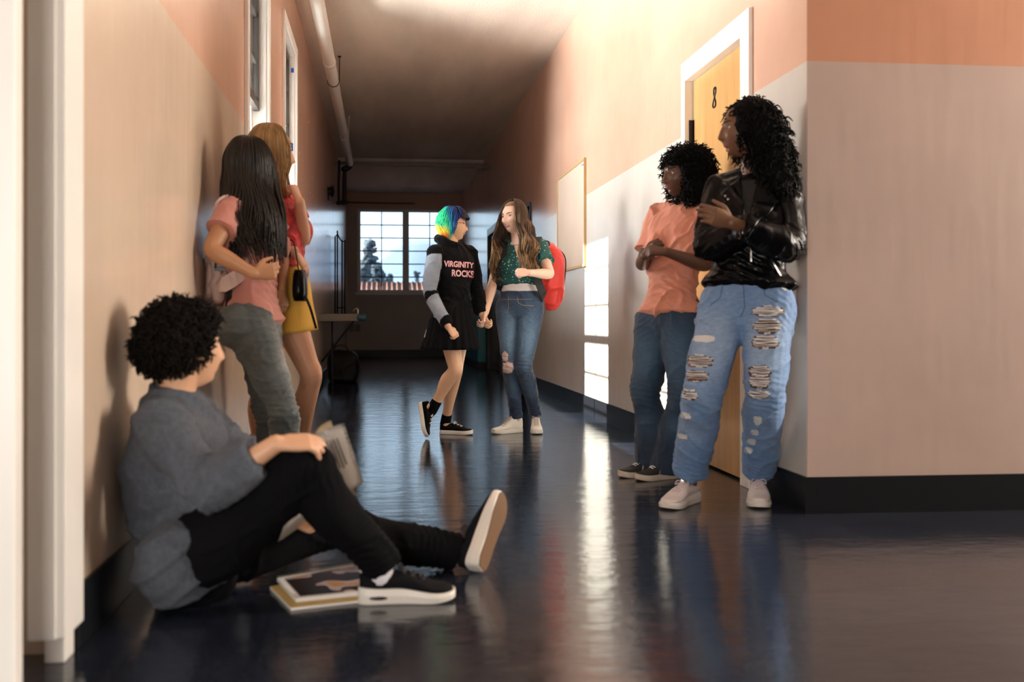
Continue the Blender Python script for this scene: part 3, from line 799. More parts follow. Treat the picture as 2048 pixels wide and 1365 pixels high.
# ---- shoes
def shoe(root, heel, tdir, updir, L=.265, up_mat=None, sole_mat=None, lace_mat=None, high=False, chunky=False, stripes=None, sock=None, side=1):
    t = V(tdir).normalized(); u = V(updir); u = (u - t * u.dot(t)).normalized(); x = t.cross(u)
    k = L / .265; h0 = .030 if not chunky else .042
    P = lambda a, b, c: V(heel) + x * a * k + t * b * k + u * c * k
    # outline half widths along the sole
    Y = [0, .006, .03, .08, .13, .18, .215, .245, .260, .265]; Wd = [.012, .024, .033, .034, .036, .0455, .0455, .036, .022, .008]
    bm = bmesh.new(); S = catmull([(a, b) for a, b in zip(Y, Wd)], 3)
    tp = (lambda y: 1 - .42 * sm((y - .10) / .15) + .10 * (1 - sm(y / .06))) if chunky else (lambda y: 1)
    def outline(g, z, rise=0):
        r = []
        for y, w in S: r.append(P(w + g, y, z * tp(y) + rise * max(0, (y - .19) / .075) ** 2))
        for y, w in reversed(S): r.append(P(-w - g, y, z * tp(y) + rise * max(0, (y - .19) / .075) ** 2))
        return r
    rings = [outline(-.003, 0, .010), outline(.001, .004, .010), outline(.002 + (.002 if chunky else 0), h0 * .6, .010), outline(.0005, h0, .008), outline(-.004, h0 + .001, .008)]
    vr = ring_loft(bm, rings, cap=False); nn_ = len(S)
    for r in (vr[0], vr[-1]):
        for i in range(nn_ - 1): bm.faces.new((r[i], r[i + 1], r[2 * nn_ - 2 - i], r[2 * nn_ - 1 - i]))
    bmesh.ops.recalc_face_normals(bm, faces=bm.faces)
    # upper: sections from heel to toe
    ub = bmesh.new()
    top = [(.004, .078 if not high else .115), (.03, .083 if not high else .125), (.075, .083 if not high else .125), (.105, .086 if not high else .118), (.135, .080 if not high else .088), (.17, .064), (.205, .050), (.235, .043), (.256, .036)]
    wid = [.020, .031, .034, .035, .039, .0455, .0455, .038, .022]
    secs = catmull([(y, z, w) for (y, z), w in zip(top, wid)], 3); rings = []
    zb = h0 - .006
    for y, z, w in secs:
        zb = h0 * tp(y) - .006; r = []; hh = z - zb
        rise = .008 * max(0, (y - .19) / .075) ** 2
        for i in range(18):
            a = 2 * pi * i / 18; cx, cz = cos(a), sin(a)
            ww = w * (1 - .28 * max(0, cz) * (1 if y < .14 else .6))
            r.append(P(math.copysign(abs(cx) ** .8, cx) * ww * .98, y, zb + rise + (hh * (.5 + .5 * math.copysign(abs(cz) ** .75, cz)))))
        rings.append(r)
    ring_loft(ub, rings)
    bmesh.ops.recalc_face_normals(ub, faces=ub.faces)
    so = link_mesh('shoe', ub, up_mat, root, smooth=True)
    link_mesh('sole', bm, sole_mat, so, bevel=.002)
    lb = bmesh.new()
    n = 6 if not high else 8
    for i in range(n):
        f = i / (n - 1)
        y = lerp(.178, .112 if not high else .10, f); z = lerp(.066, .090 if not high else .124, f) - (0 if not high else .0) + .0015
        sx = .017
        tube(lb, [P(-sx, y - .004, z - .006), P(0, y + .002, z), P(sx, y + .004 * (1 if i % 2 else -1), z - .006)], .0028 * k, n=6, sub=2)
    if n: 
        y, z = (.108, .092) if not high else (.098, .125)
        for sg in (1, -1):
            tube(lb, [P(0, y, z), P(sg * .022, y + .008, z + .006), P(sg * .030, y + .018, z - .010), P(sg * .012, y + .012, z - .002)], .0022 * k, n=6, sub=3)
    link_mesh('lace', lb, lace_mat, so, smooth=True)
    if stripes:
        bvh = world_bvh(so)
        for sg in (1, -1):
            pol = [[(-.03 + i * .016, -.022), (-.022 + i * .016, -.022), (-.008 + i * .016, .022), (-.016 + i * .016, .022)] for i in range(3)]
            decal('stripe', pol, bvh, P(0, .125, .052), x * -sg, u, stripes, so, off=.0012)
    return so, P

def rip(bvh, origin, d, up, w, h, parent, skin, thread, seed, holes=True, frac=.5):
    """worn-through patch: frayed pale weft with openings showing skin"""
    rnd = random.Random(seed)
    N = 26; pol = []
    for i in range(N):
        a = 2 * pi * i / N; j = 1 + rnd.uniform(-.16, .16)
        pol.append((w / 2 * math.copysign(abs(cos(a)) ** .7, cos(a)) * j, h / 2 * math.copysign(abs(sin(a)) ** .8, sin(a)) * j))
    p = decal('rip', [pol], bvh, origin, d, up, skin if holes else thread, parent, off=.0018, seg=.01)
    if holes:
        pol = []; z = -h / 2; 
        while z < h / 2:
            th = rnd.uniform(.0015, .004 + .006 * frac); ww = w / 2 * math.sqrt(max(.05, 1 - (z / (h / 2)) ** 2)) * rnd.uniform(.9, 1.12)
            y0 = rnd.uniform(-.0018, .0018)
            n = 5; top = []; bot = []
            for i in range(n + 1):
                x = -ww + 2 * ww * i / n; yy = z + y0 * sin(i * 1.3) + rnd.uniform(-.001, .001)
                bot.append((x, yy)); top.append((x, yy + th * (0.5 + .5 * abs(2 * i / n - 1) + .2)))
            for i in range(n): pol.append([bot[i], bot[i + 1], top[i + 1], top[i]])
            z += th + rnd.uniform(.0008, .003 + .008 * (1 - frac))
        decal('thread', pol, bvh, origin, d, up, thread, p, off=.0032, seg=.012)
    return p

def skin_mat(name, rough=.45):
    m = mat(name, (.6, .4, .3), rough=rough, attr='Col', bump=(120, .04))
    b = m.node_tree.nodes['Principled BSDF']
    b.inputs['Subsurface Weight'].default_value = .04; b.inputs['Subsurface Radius'].default_value = (.012, .005, .003); b.inputs['Subsurface Scale'].default_value = 1
    return m
M_skin = skin_mat('skin')
def hair_mat(name, dark, light, rough=.38, ramp=None):
    m = mat(name, dark, rough=rough, attr='Col', ramp=ramp or [(0, dark), (1, light)], var=(40, .35, (1, 1, .15)), bump=(220, .35, (1, 1, .12)), spec=.5)
    return m
def denim(name, base, pale, scale=1, wear=None):
    m = mat(name, base, rough=.75, attr='Col', ramp=[(0, base), (1, pale)], var=(45, .14, (1, 1, 3)), bump=(500, .25), sheen=.15)
    return m
M_thread = mat('frayed_cotton', (.72, .74, .76), rough=.9, bump=(300, .3, (1, 1, 4)))

def seam(name, bvh, pts2d, origin, d, up, m, parent, w=.0022, off=.0015):
    pol = []
    for a, b in zip(pts2d[:-1], pts2d[1:]):
        dx, dy = b[0] - a[0], b[1] - a[1]; l = math.hypot(dx, dy) or 1; nx, ny = -dy / l * w / 2, dx / l * w / 2
        pol.append([(a[0] - nx, a[1] - ny), (b[0] - nx, b[1] - ny), (b[0] + nx, b[1] + ny), (a[0] + nx, a[1] + ny)])
    return decal(name, pol, bvh, origin, d, up, m, parent, off=off, seg=.02)

def jeans_colour(rig, me, amt=1.0, root=None):
    """faded thighs and knees of worn denim (fixed to the cloth)"""
    J = rig.J
    off = rootoff(root) if root else V((0, 0, 0))
    segs = [(J['hip' + s], J['kn' + s], J['an' + s]) for s in 'RL']
    def f(p):
        p = p + off
        best = 9; val = 0
        for h, k, a in segs:
            for (q0, q1, t0, t1) in ((h, k, 0, 1), (k, a, 1, 2)):
                d = q1 - q0; t = max(0, min(1, (p - q0).dot(d) / d.length_squared)); c = q0 + d * t; dist = (p - c).length
                if dist < best:
                    best = dist; tt = t0 + (t1 - t0) * t
                    fr = (p - c).normalized().dot(rig.fwd) if dist > 1e-5 else 0
                    val = max(0, fr) ** 1.5 * (math.exp(-((tt - .55) / .42) ** 2) + .5 * math.exp(-((tt - 1.35) / .25) ** 2))
        val = val * amt + .12 * noise.noise(p * 14)
        val = max(0, min(1, val)); return (val, val, val)
    attr_color(me, f)

# ------------------------------------------------------------------ clothing
def top_shape(rig, grow=.012, hem=.06, flare=0.0, hem_grow=None, frac=(1, 1), cuff=.004, loose=.0, neck=True, bust=.004, sections=None, sgrow=None, neck_lower=0.0):
    """closed shape of a shirt: hem = height of the lower edge above the hip joints"""
    bm = bmesh.new(); S = rig.torso_sections(grow)
    keep = []
    c0, a0, b0 = S[2] if hem > -.01 else S[1]
    P0 = rig.P + rig.up * hem * rig.k
    below = [s for s in S if (s[0] - rig.P).dot(rig.up) > hem * rig.k + .03]
    hg = flare if hem_grow is None else hem_grow
    keep = [(P0, a0.normalized() * (a0.length + hg), b0.normalized() * (b0.length + hg))] + below
    if neck_lower: keep = keep[:-1] + [(keep[-1][0] - rig.up * neck_lower, keep[-1][1], keep[-1][2])]
    rig.loft(bm, keep)
    if rig.girl:
        for sg in (1, -1): ellipsoid(bm, rig.C + rig.ls * sg * .068 * rig.k + rig.fwd * .070 * rig.k - rig.up * .01, (.058 * rig.k + grow + bust,) * 3)
    sg_ = grow if sgrow is None else sgrow
    for sd, f in zip('RL', frac):
        if f > 0: rig.add_arm(bm, sd, grow=sg_, frac=f, cuff=cuff, loose=loose)
        tube(bm, [rig.N - rig.up * (.004 + neck_lower), rig.N.lerp(rig.J['sh' + sd], .5) - rig.up * .006, rig.J['sh' + sd]], [.042 * rig.k + grow, .042 * rig.k + grow, .046 * rig.k + grow], n=14, sub=4)
    return bm
def pants_shape(rig, grow=.010, waist=.10, profR=None, profL=None, fracs=(2, 2), hgrow=None, seat=1.0):
    bm = bmesh.new(); g = grow if hgrow is None else hgrow
    S = rig.torso_sections(g)
    Pw = rig.P + rig.up * waist * rig.k
    c2, a2, b2 = S[2]
    rig.loft(bm, [S[0], S[1], (rig.P + rig.up * .05 * rig.k, S[2][1], S[2][2]), (Pw, a2 * .93, b2 * .95)])
    for sd in 'RL': ellipsoid(bm, rig.J['hip' + sd] - rig.fwd * .05 * seat, ((.092 * rig.k + g) * (.6 + .4 * seat),) * 3)
    for sd, pr, fr in zip('RL', (profR, profL), fracs): rig.add_leg(bm, sd, grow=grow, frac=fr, prof=pr)
    return bm
def joint_folds(rig, kind, amp=.006):
    J = rig.J; F = []
    if kind == 'top':
        for sd in 'RL':
            a, e, w = rig.arm_pts(sd); F.append((e, (w - a).normalized(), .07, amp, .026)); F.append((e.lerp(w, .8), (w - e).normalized(), .05, amp * .7, .02))
            F.append((a.lerp(rig.C, .35), ((rig.C - a).normalized() + rig.up * .8).normalized(), .08, amp * .8, .03))
        F.append((rig.Wt, (rig.up + rig.ls * .3).normalized(), .13, amp, .04)); F.append((rig.Wt + rig.fwd * .08, (rig.up - rig.ls * .4).normalized(), .10, amp, .035))
    else:
        for sd in 'RL':
            h, k, a = J['hip' + sd], J['kn' + sd], J['an' + sd]
            F.append((k, (a - h).normalized(), .085, amp, .027)); F.append((a.lerp(k, .12), (a - k).normalized(), .08, amp, .024)); F.append((h.lerp(k, .12) + rig.fwd * .05, (rig.up + rig.lh * (.5 if sd == 'R' else -.5)).normalized(), .09, amp * .8, .028))
    return F
def cloth(name, bm, m, root, voxel=.007, wr=(.006, 7, (1, 1, 1), 1), smooth=2, colour=None, folds=None):
    me = bake(bm, name, voxel, smooth=smooth, wr=wr, folds=folds)
    if colour: colour(me)
    return link_me(name, me, m, root, smooth=True)

def backpack(name, label, c, back, up, w, h, d, m, root_z, strapm, group=None):
    """c centre, back = direction away from the wearer"""
    t = thing(name, label, 'backpack', (c.x, c.y, c.z - h / 2))
    b = V(back).normalized(); u = V(up).normalized(); x = b.cross(u)
    bm = bmesh.new(); rings = []
    for j in range(15):
        f = j / 14; z = -h / 2 + h * f
        ww = w / 2 * (.86 + .14 * sin(pi * f)) * (1 if f < .75 else math.sqrt(max(.02, 1 - ((f - .75) / .27) ** 2)))
        dd = d / 2 * (.80 + .3 * sin(pi * (f * .8))) * (1 if f < .8 else math.sqrt(max(.03, 1 - ((f - .8) / .22) ** 2)))
        if j == 0: ww *= .8; dd *= .7
        rings.append([c + u * z + x * (math.copysign(abs(cos(a)) ** .6, cos(a)) * ww) + b * (math.copysign(abs(sin(a)) ** .7, sin(a)) * dd) for a in [2 * pi * i / 28 for i in range(28)]])
    ring_loft(bm, rings)
    me = bake(bm, 'bag_body', .008, 2, wr=(.020, 5, (1.3, 1.3, .6), 4)); bo = link_me('bag_body', me, m, t, smooth=True)
    bm = bmesh.new(); rings = []
    for j in range(9):
        f = j / 8; z = -h * .42 + h * .42 * f; q = .86 + .14 * sin(pi * f)
        if j in (0, 8): q *= .8
        rings.append([c + b * d * .42 + u * z + x * (math.copysign(abs(cos(a)) ** .6, cos(a)) * w * .38 * q) + b * (math.copysign(abs(sin(a)) ** .7, sin(a)) * d * .28 * q) for a in [2 * pi * i / 24 for i in range(24)]])
    ring_loft(bm, rings)
    me = bake(bm, 'front_pocket', .008, 2, wr=(.014, 7, (1, 1, .7), 6)); link_me('front_pocket', me, m, t, smooth=True)
    bm = bmesh.new()
    tube(bm, [c + u * h * .44 - b * d * .3 + x * .03, c + u * h * .53 - b * d * .2 + x * .02, c + u * h * .53 - b * d * .2 - x * .02, c + u * h * .44 - b * d * .3 - x * .03], .008, n=8)
    link_mesh('top_handle', bm, strapm, t, smooth=True)
    bm = bmesh.new()
    P = [c + u * z + x * (w / 2 * q) + b * (d * .12) for z, q in ((-h * .1, 1.02), (h * .2, 1.01), (h * .36, .85), (h * .46, .4), (h * .47, 0), (h * .46, -.4), (h * .36, -.85), (h * .2, -1.01), (-h * .1, -1.02))]
    tube(bm, P, .0045, n=6, sub=4); link_mesh('zip', bm, M_black, t, smooth=True)
    return t
def strap(t, name, pts, wdt, th, m, ref):
    """flat webbing band along pts; ref = direction across the thin side"""
    bm = bmesh.new(); S = catmull([(V(p), V(r)) for p, r in zip(pts, ref)], 5); rings = []
    for i, (p, r) in enumerate(S):
        a = S[max(i - 1, 0)][0]; b = S[min(i + 1, len(S) - 1)][0]; tt = (b - a).normalized()
        r = (r - tt * r.dot(tt)).normalized(); s = tt.cross(r)
        rings.append([p + s * wdt / 2 + r * th / 2, p - s * wdt / 2 + r * th / 2, p - s * wdt / 2 - r * th / 2, p + s * wdt / 2 - r * th / 2])
    ring_loft(bm, rings); bmesh.ops.recalc_face_normals(bm, faces=bm.faces)
    return link_mesh(name, bm, m, t, smooth=False)

def person(label, loc): return thing('person', label, 'person', loc)

# ================================================================== couple in the middle of the corridor
M_wsole = mat('white_rubber', (.78, .74, .68), rough=.45)
M_wcanvas = mat('white_canvas', (.84, .79, .72), rough=.8, bump=(400, .2))
M_wlace = mat('white_lace', (.80, .77, .72), rough=.9)
M_bcanvas = mat('black_canvas', (.006, .006, .007), spec=.06, rough=.8, bump=(400, .2))

# ---- person in the black hoodie, multicoloured hair
rD = person('person with blue and green hair, glasses, black lettered hoodie and short black skirt', (W(900, 872, 6.6).x, 6.6, 0))
D = Rig(dict(neck=W(904, 490, 6.62), head=W(905, 450, 6.60), shR=W(871, 507, 6.52), shL=W(938, 508, 6.70), elR=W(859, 585, 6.50), wrR=W(897, 655, 6.40),
             elL=W(952, 575, 6.72), wrL=W(964, 630, 6.62), hipR=W(891, 630, 6.56), hipL=W(920, 630, 6.68), knR=W(911, 738, 6.48), anR=W(858, 818, 6.58),
             knL=W(911, 742, 6.60), anL=W(893, 842, 6.60), toeR=(.12, -.15, -1), soleR=(-1, .1, -.2), toeL=(1, -.3, -.1), front=V((.5, -.86, 0))), (1, -.05, -.04), scale=.96, hw=.95)
skD = (.74, .44, .28)
D.fit_shoe('R', W(837, 806, 6.62), (.16, -.28, -1), (1, -.25, .2), .245); D.fit_shoe('L', GF(880, 868), (1, -.38, 0), (0, 0, 1), .245)
D.body(rD, M_skin, nose=.85, voxel=.0038, skincol=skD, hands=[dict(side='R', d=(.65, -.1, -.75), palm=(-.4, .8, -.3), curl=.75, thumb=.7, size=.86), dict(side='L', d=(.35, -.45, -.8), palm=(.75, .5, 0), curl=.75, thumb=.6, size=.92)])
D.face(rD, iris=(.05, .025, .015), brow=(.02, .015, .012), lid_col=(.55, .30, .18))
M_hood = mat('black_sweatshirt', (.006, .006, .007), spec=.06, rough=.85, bump=(300, .25), sheen=.1)
M_hgrey = mat('grey_sweatshirt', (.33, .37, .43), rough=.85, bump=(300, .3), var=(12, .15), sheen=.2)
bm = top_shape(D, grow=.018, hem=-.02, flare=.006, frac=(1.94, 1.96), cuff=-.004, loose=.002, bust=-.01)
tube(bm, [D.head_point(.050, .03, -.150), D.head_point(.070, -.03, -.135), D.head_point(.045, -.088, -.105), D.head_point(-.045, -.088, -.105), D.head_point(-.070, -.03, -.135), D.head_point(-.045, .05, -.155)], [.020, .028, .032, .032, .028, .018], n=10)
ellipsoid(bm, D.C + D.fwd * .085 - D.up * .13 - D.ls * 0, (.10, .045, .075), (D.ls, D.fwd, D.up))
bm.normal_update()
def hood_colour(me):
    a, e, w = D.arm_pts('R')
    def f(p):
        best = 9; t = 0; q = None
        for (u0, u1, t0) in ((a, e, 0), (e, w, 1)):
            d = u1 - u0; k = max(0, min(1, (p - u0).dot(d) / d.length_squared)); c = u0 + d * k
            if (p - c).length < best: best = (p - c).length; t = t0 + k; q = p - c
        if best > .085: return (0, 0, 0)
        if t < .3 and (p - a).dot(D.ls) < -.005: return (0, 0, 0)
        side = q.dot(-D.ls) ; sl = t + q.dot(D.fwd) * 1.2
        g = (.10 < sl < 1.02 or 1.20 < sl < 1.80) and side < .020
        return (1, 1, 1) if g else (0, 0, 0)
    attr_color(me, f)
M_hood = mat('black_and_grey_sweatshirt', (.006, .006, .007), spec=.06, rough=.85, attr='Col', ramp=[(0, (.006, .006, .007)), (1, (.30, .34, .40))], var=(14, .14), bump=(300, .25), sheen=.05)
hood = cloth('hoodie', bm, M_hood, rD, voxel=.005, wr=(.008, 7, (1, 1, .8), 2), folds=joint_folds(D, 'top', .005), colour=hood_colour)
bv = world_bvh(hood)
# printed words
def words_on(name, txt, size, bvh, origin, d, up, m, parent, off=.003, shear=0, sx=1, arch=0, bold=.012):
    cu = bpy.data.curves.new(name, 'FONT'); cu.body = txt; cu.size = size; cu.align_x = 'CENTER'; cu.align_y = 'CENTER'; cu.shear = shear; cu.offset = bold * size; cu.resolution_u = 3
    o = bpy.data.objects.new(name, cu); COL.objects.link(o)
    me = bpy.data.meshes.new_from_object(o.evaluated_get(bpy.context.evaluated_depsgraph_get()))
    bpy.data.objects.remove(o); bpy.data.curves.remove(cu)
    polys = [[(me.vertices[i].co.x * sx, me.vertices[i].co.y + arch * abs(me.vertices[i].co.x) ** 1.2) for i in p.vertices] for p in me.polygons]
    return decal(name, polys, bvh, origin, d, up, m, parent, off=off, seg=.012)
M_print = mat('pale_pink_print', (.86, .60, .62), rough=.6)
M_print2 = mat('red_print_outline', (.50, .05, .08), rough=.6)
dprint = V((-.22, 1, 0))
for nm, tx, uu, vv, sz in (('lettering', 'VIRGINITY', 917.5, 528.5, .055), ('lettering', 'ROCKS', 925, 547, .060)):
    o0 = W(uu, vv, 6.42)
    dd = V((.10, 1, 0))
    words_on(nm + '_edge', tx, sz, bv, o0, dd, (0.03, 0, 1), M_print2, hood, off=.0030, sx=.77, bold=.055)
    words_on(nm, tx, sz, bv, o0, dd, (0.03, 0, 1), M_print, hood, off=.0055, sx=.77, bold=.018)
# skirt
def skirt(name, rig, root, m, top, bot, rt, rb, pleats=22, amp=.010, lean=V((0, 0, 0)), th=.004, wr=.0, n=132):
    lat = rig.lh; f = rig.up.cross(lat); bm = bmesh.new(); rings = []
    N = 14
    for j in range(N + 1):
        t = j / N; c = top.lerp(bot, t) + lean * t * t
        a = lerp(rt[0], rb[0], t ** .85); b = lerp(rt[1], rb[1], t ** .85)
        r = []
        for i in range(n):
            ph = 2 * pi * i / n
            sw = amp * t ** .7 * (2 * abs((ph * pleats / (2 * pi)) % 1 - .5) * 1.6 - .6) + wr * noise.noise(V((cos(ph) * 2, sin(ph) * 2, t * 2)))
            r.append(c + lat * ((a + sw) * cos(ph)) + f * ((b + sw) * sin(ph)))
        rings.append(r)
    inner = [[p + (rings[j][0] - rings[j][0]) + ((sum((q for q in rings[j]), V()) / n) - p).normalized() * th for p in rings[j]] for j in range(N, -1, -1)]
    ring_loft(bm, rings + inner, cap=False, closed=True)
    bmesh.ops.recalc_face_normals(bm, faces=bm.faces)
    return link_mesh(name, bm, m, root, smooth=True)
M_bskirt = mat('black_pleated_twill', (.006, .006, .007), spec=.06, rough=.8, bump=(200, .2))
sk = skirt('skirt', D, rD, M_bskirt, D.P + V((0, 0, .10)), V((W(899, 700, 6.58).x, 6.58, W(900, 699, 6.6).z)), (.125, .10), (.200, .195), pleats=20, amp=.014)
bsk = world_bvh(sk)
decal('skirt_stripe', [[(-.004, -.09), (.004, -.09), (.004, .09), (-.004, .09)]], bsk, W(858, 650, 6.3), (.0, 1, 0), (-.18 + .42, 0, 1), mat('white_trim', (.7, .72, .76), rough=.6), sk, off=.003)
# glasses
bm = bmesh.new()
for sg in (1, -1):
    c = D.head_point(sg * .033, .101, .006)
    tube(bm, [c + D.hr * (.024 * cos(a) * (1)) + D.hu * (.0175 * sin(a)) - D.hf * (.006 * abs(cos(a)) if cos(a) * sg > 0 else 0) for a in [2 * pi * i / 20 for i in range(21)]], .0017, n=6, sub=1, ends=False)
    tube(bm, [D.head_point(sg * .057, .094, .010), D.head_point(sg * .070, .06, .010), D.head_point(sg * .078, .005, .006), D.head_point(sg * .079, -.018, -.006)], .0017, n=6)
tube(bm, [D.head_point(.010, .102, .009), D.head_point(0, .107, .012), D.head_point(-.010, .102, .009)], .0015, n=6)
link_mesh('glasses', bm, mat('dark_red_frame', (.10, .015, .02), rough=.3), rD, smooth=True)
# hair: blue on top and in front, green behind, yellow and orange at the nape
rnd = random.Random(5); bm = bmesh.new(); lay = bm.verts.layers.float_color.new('Col')
hair_cap(D, bm, cap=1.10, front=.048, back=-.065)
for i in range(800):
    ph = rnd.uniform(0, 2 * pi); th0 = math.acos(rnd.uniform(-.35, 1))
    fy = sin(ph)
    if cos(th0) < lerp(-.35, .42, sm((fy + .35) / .9)): continue
    pts = []
    for q in range(5):
        th = th0 + q * .17; lr = 1.12 + .10 * sin(pi * min(1, q / 4)) + rnd.uniform(-.01, .03)
        low = sm(-(cos(th) + .05) / .95)
        y = .097 * sin(th) * fy * lr * (1 if fy > 0 else 1 - .3 * low); x = .075 * sin(th) * cos(ph) * lr * (1 - .2 * low); z = .114 * cos(th) * lr
        if fy > .25 and z < .06: z = .06 + (z - .06) * .25
        pts.append(D.head_point(x + rnd.uniform(-.004, .004), y + rnd.uniform(-.004, .004), z))
    tube(bm, pts, [.003, .0052, .0055, .0045, .001], n=5, sub=2, ends=False, flat=.5, ref=(pts[1] - D.J['head']), col=lambda t: .5)
for v in bm.verts:
    q = v.co - D.J['head']; x, y, z = q.dot(D.hr), q.dot(D.hf), q.dot(D.hu)
    t = y + .25 * z + .012 * noise.noise(v.co * 40)               # front/top blue, back green
    blue, green, yel, ora = V((.008, .035, .20)), V((.02, .62, .30)), V((.85, .75, .08)), V((.85, .22, .04))
    teal = V((.0, .20, .42))
    c = green.lerp(teal, sm((t + .045) / .04)); c = c.lerp(blue, sm((t + .012) / .045)); c = c.lerp(V((.01, .012, .03)), sm((y - .045) / .03))
    low = sm((-.018 - z + .25 * min(0, y + .02) * -1) / .035)
    c = c.lerp(yel, low * sm((-.01 - y) / .03)); c = c.lerp(ora, sm((-.055 - z) / .02) * sm((-.01 - y) / .03))
    v[lay] = (c[0], c[1], c[2], 1)
m = mat('dyed_hair', (.1, .3, .5), rough=.5, attr='Col', var=(40, .3, (1, 1, .15)), bump=(220, .35, (1, 1, .12)))
link_mesh('hair', bm, m, rD, smooth=True)
shoe(rD, W(837, 806, 6.62), (.16, -.28, -1), (1, -.25, .2), L=.245, up_mat=M_bcanvas, sole_mat=M_wsole, lace_mat=M_wlace)
g = GF(880, 868); shoe(rD, g, (1, -.38, 0), (0, 0, 1), L=.245, up_mat=M_bcanvas, sole_mat=M_wsole, lace_mat=M_wlace)
for sd, t in (('R', 0), ('L', 0)):
    bm = bmesh.new(); a = D.J['an' + sd]; kn = D.J['kn' + sd]; tube(bm, [a + (kn - a).normalized() * .035, a - (kn - a).normalized() * .04], [.037, .039], n=14, sub=2); link_mesh('sock', bm, M_bcanvas, rD, smooth=True)

# ---- long-haired person with the red backpack
rE = person('smiling person with long wavy brown hair, green dotted top and knee-ripped dark jeans', (W(1045, 870, 6.68).x, 6.68, 0))
E = Rig(dict(neck=W(1040, 482, 6.74), head=W(1027, 436, 6.70), shR=W(1003, 499, 6.80), shL=W(1080, 496, 6.68), elR=W(986, 565, 6.76), wrR=W(971, 626, 6.62),
             elL=W(1100, 549, 6.54), wrL=W(1058, 546, 6.36), hipR=W(1017, 612, 6.74), hipL=W(1062, 611, 6.68), knR=W(1020, 728, 6.64), anR=W(1036, 842, 6.70),
             knL=W(1048, 735, 6.58), anL=W(1067, 840, 6.62), toeR=(-1, -.25, -.1), toeL=(-.05, -1, -.1), front=V((-.25, -.97, 0))), (-.74, -.67, -.06), head_up=(-.10, 0, 1), scale=.97, hw=.93)
skE = (.86, .56, .43)
E.fit_shoe('R', GF(1044, 865), (-1, -.42, 0), (0, 0, 1), .25, .03); E.fit_shoe('L', GF(1071, 862), (-.12, -1, 0), (0, 0, 1), .25, .03)
E.body(rE, M_skin, nose=.8, voxel=.0038, skincol=skE, smile=1, lipcol=(.62, .22, .20), hands=[dict(side='R', d=(-.12, -.35, -.9), palm=(-.9, .3, 0), curl=.72, thumb=.5, size=.92), dict(side='L', d=(-1, -.05, .02), palm=(0, .8, -.45), curl=1.15, thumb=.9, size=.92)])
E.face(rE, iris=(.10, .06, .03), brow=(.10, .06, .035), smile=True, lid_col=(.70, .42, .32))
M_green = mat('green_dotted_crepe', (.012, .10, .09), rough=.7, bump=(300, .2))
n_ = M_green.node_tree.nodes; l_ = M_green.node_tree.links; b_ = n_['Principled BSDF']
c_ = n_.new('ShaderNodeTexCoord'); v_ = n_.new('ShaderNodeTexVoronoi'); v_.inputs['Scale'].default_value = 52; l_.new(c_.outputs['Object'], v_.inputs[0])
r_ = n_.new('ShaderNodeValToRGB'); r_.color_ramp.interpolation = 'CONSTANT'; r_.color_ramp.elements[0].color = (.62, .72, .66, 1); r_.color_ramp.elements[1].position = .22; r_.color_ramp.elements[1].color = (.012, .10, .09, 1)
l_.new(v_.outputs['Distance'], r_.inputs[0]); l_.new(r_.outputs[0], b_.inputs['Base Color'])
M_tank = mat('white_jersey', (.82, .76, .76), rough=.8, bump=(300, .15))
bm = bmesh.new(); S = E.torso_sections(.003)
E.loft(bm, [(E.P + E.up * .10, S[2][1] * .92, S[2][2]), (E.P + E.up * .15, S[3][1] * 1.02, S[3][2] * 1.02), S[3], S[4]]); 
tank = cloth('tank_top', bm, M_tank, rE, wr=(.003, 9, (1, 1, 1), 3))
def blouse(rig):
    bm = top_shape(rig, grow=.018, hem=.165, flare=-.012, frac=(.60, .56), cuff=.004, loose=.006, neck_lower=.045)
    return bm
bl = cloth('blouse', blouse(E), M_green, rE, wr=(.006, 9, (1, 1, 1), 7))
bvE = world_bvh(bl)
# open V neck, showing skin
o0 = E.C + E.fwd * .3 + E.up * .085
decal('neckline', [[(-.040, .055), (0, -.055), (.036, .055)]], bvE, o0, -E.fwd, (0, 0, 1), mat('skin_neck', (.80, .48, .36), rough=.5), bl, off=.003)
decal('neckline_edge', [[(-.012, -.024), (0, -.050), (.011, -.024)]], bvE, o0, -E.fwd, (0, 0, 1), M_tank, bl, off=.005)
M_den = denim('dark_blue_denim', (.010, .028, .075), (.12, .22, .34))
me_col = lambda rig, amt: (lambda me: jeans_colour(rig, me, amt))
je = cloth('jeans', pants_shape(E, grow=.009, waist=.095, profR=[0, 0, 0, 0, 0, 0, 0, .004, .006], profL=[0, 0, 0, 0, 0, 0, 0, .004, .006]), M_den, rE, voxel=.006, wr=(.005, 9, (1, 1, 1.4), 4), colour=me_col(E, 1.0), folds=joint_folds(E, 'leg', .0045))
bj = world_bvh(je)
M_knee = mat('skin_knee', (.74, .40, .30), rough=.5)
rip(bj, W(1028, 740, 6.3), (0, 1, 0), (0, 0, 1), .075, .080, je, M_knee, M_thread, 3, frac=.4)
rip(bj, W(1013, 717, 6.3), (0.1, 1, 0), (0, 0, 1), .042, .065, je, M_knee, M_thread, 4, frac=.4)
M_stitch = mat('tan_stitch', (.42, .30, .16), rough=.8)
seam('waist_seam', bj, [(-.14, 0), (.14, 0)], W(1037, 597, 6.3), (0, 1, 0), (0, 0, 1), M_stitch, je)
seam('pocket_seam', bj, [(-.055, .045), (-.05, .005), (-.02, -.012), (.055, -.016)], W(1064, 606, 6.3), (0, 1, 0), (0, 0, 1), M_stitch, je, w=.003)
seam('fly_seam', bj, [(-.0, .03), (0, -.06), (-.012, -.085)], W(1030, 600, 6.3), (0, 1, 0), (0, 0, 1), M_stitch, je)
M_brownhair = hair_mat('wavy_brown_hair', (.035, .016, .007), (.66, .40, .19))
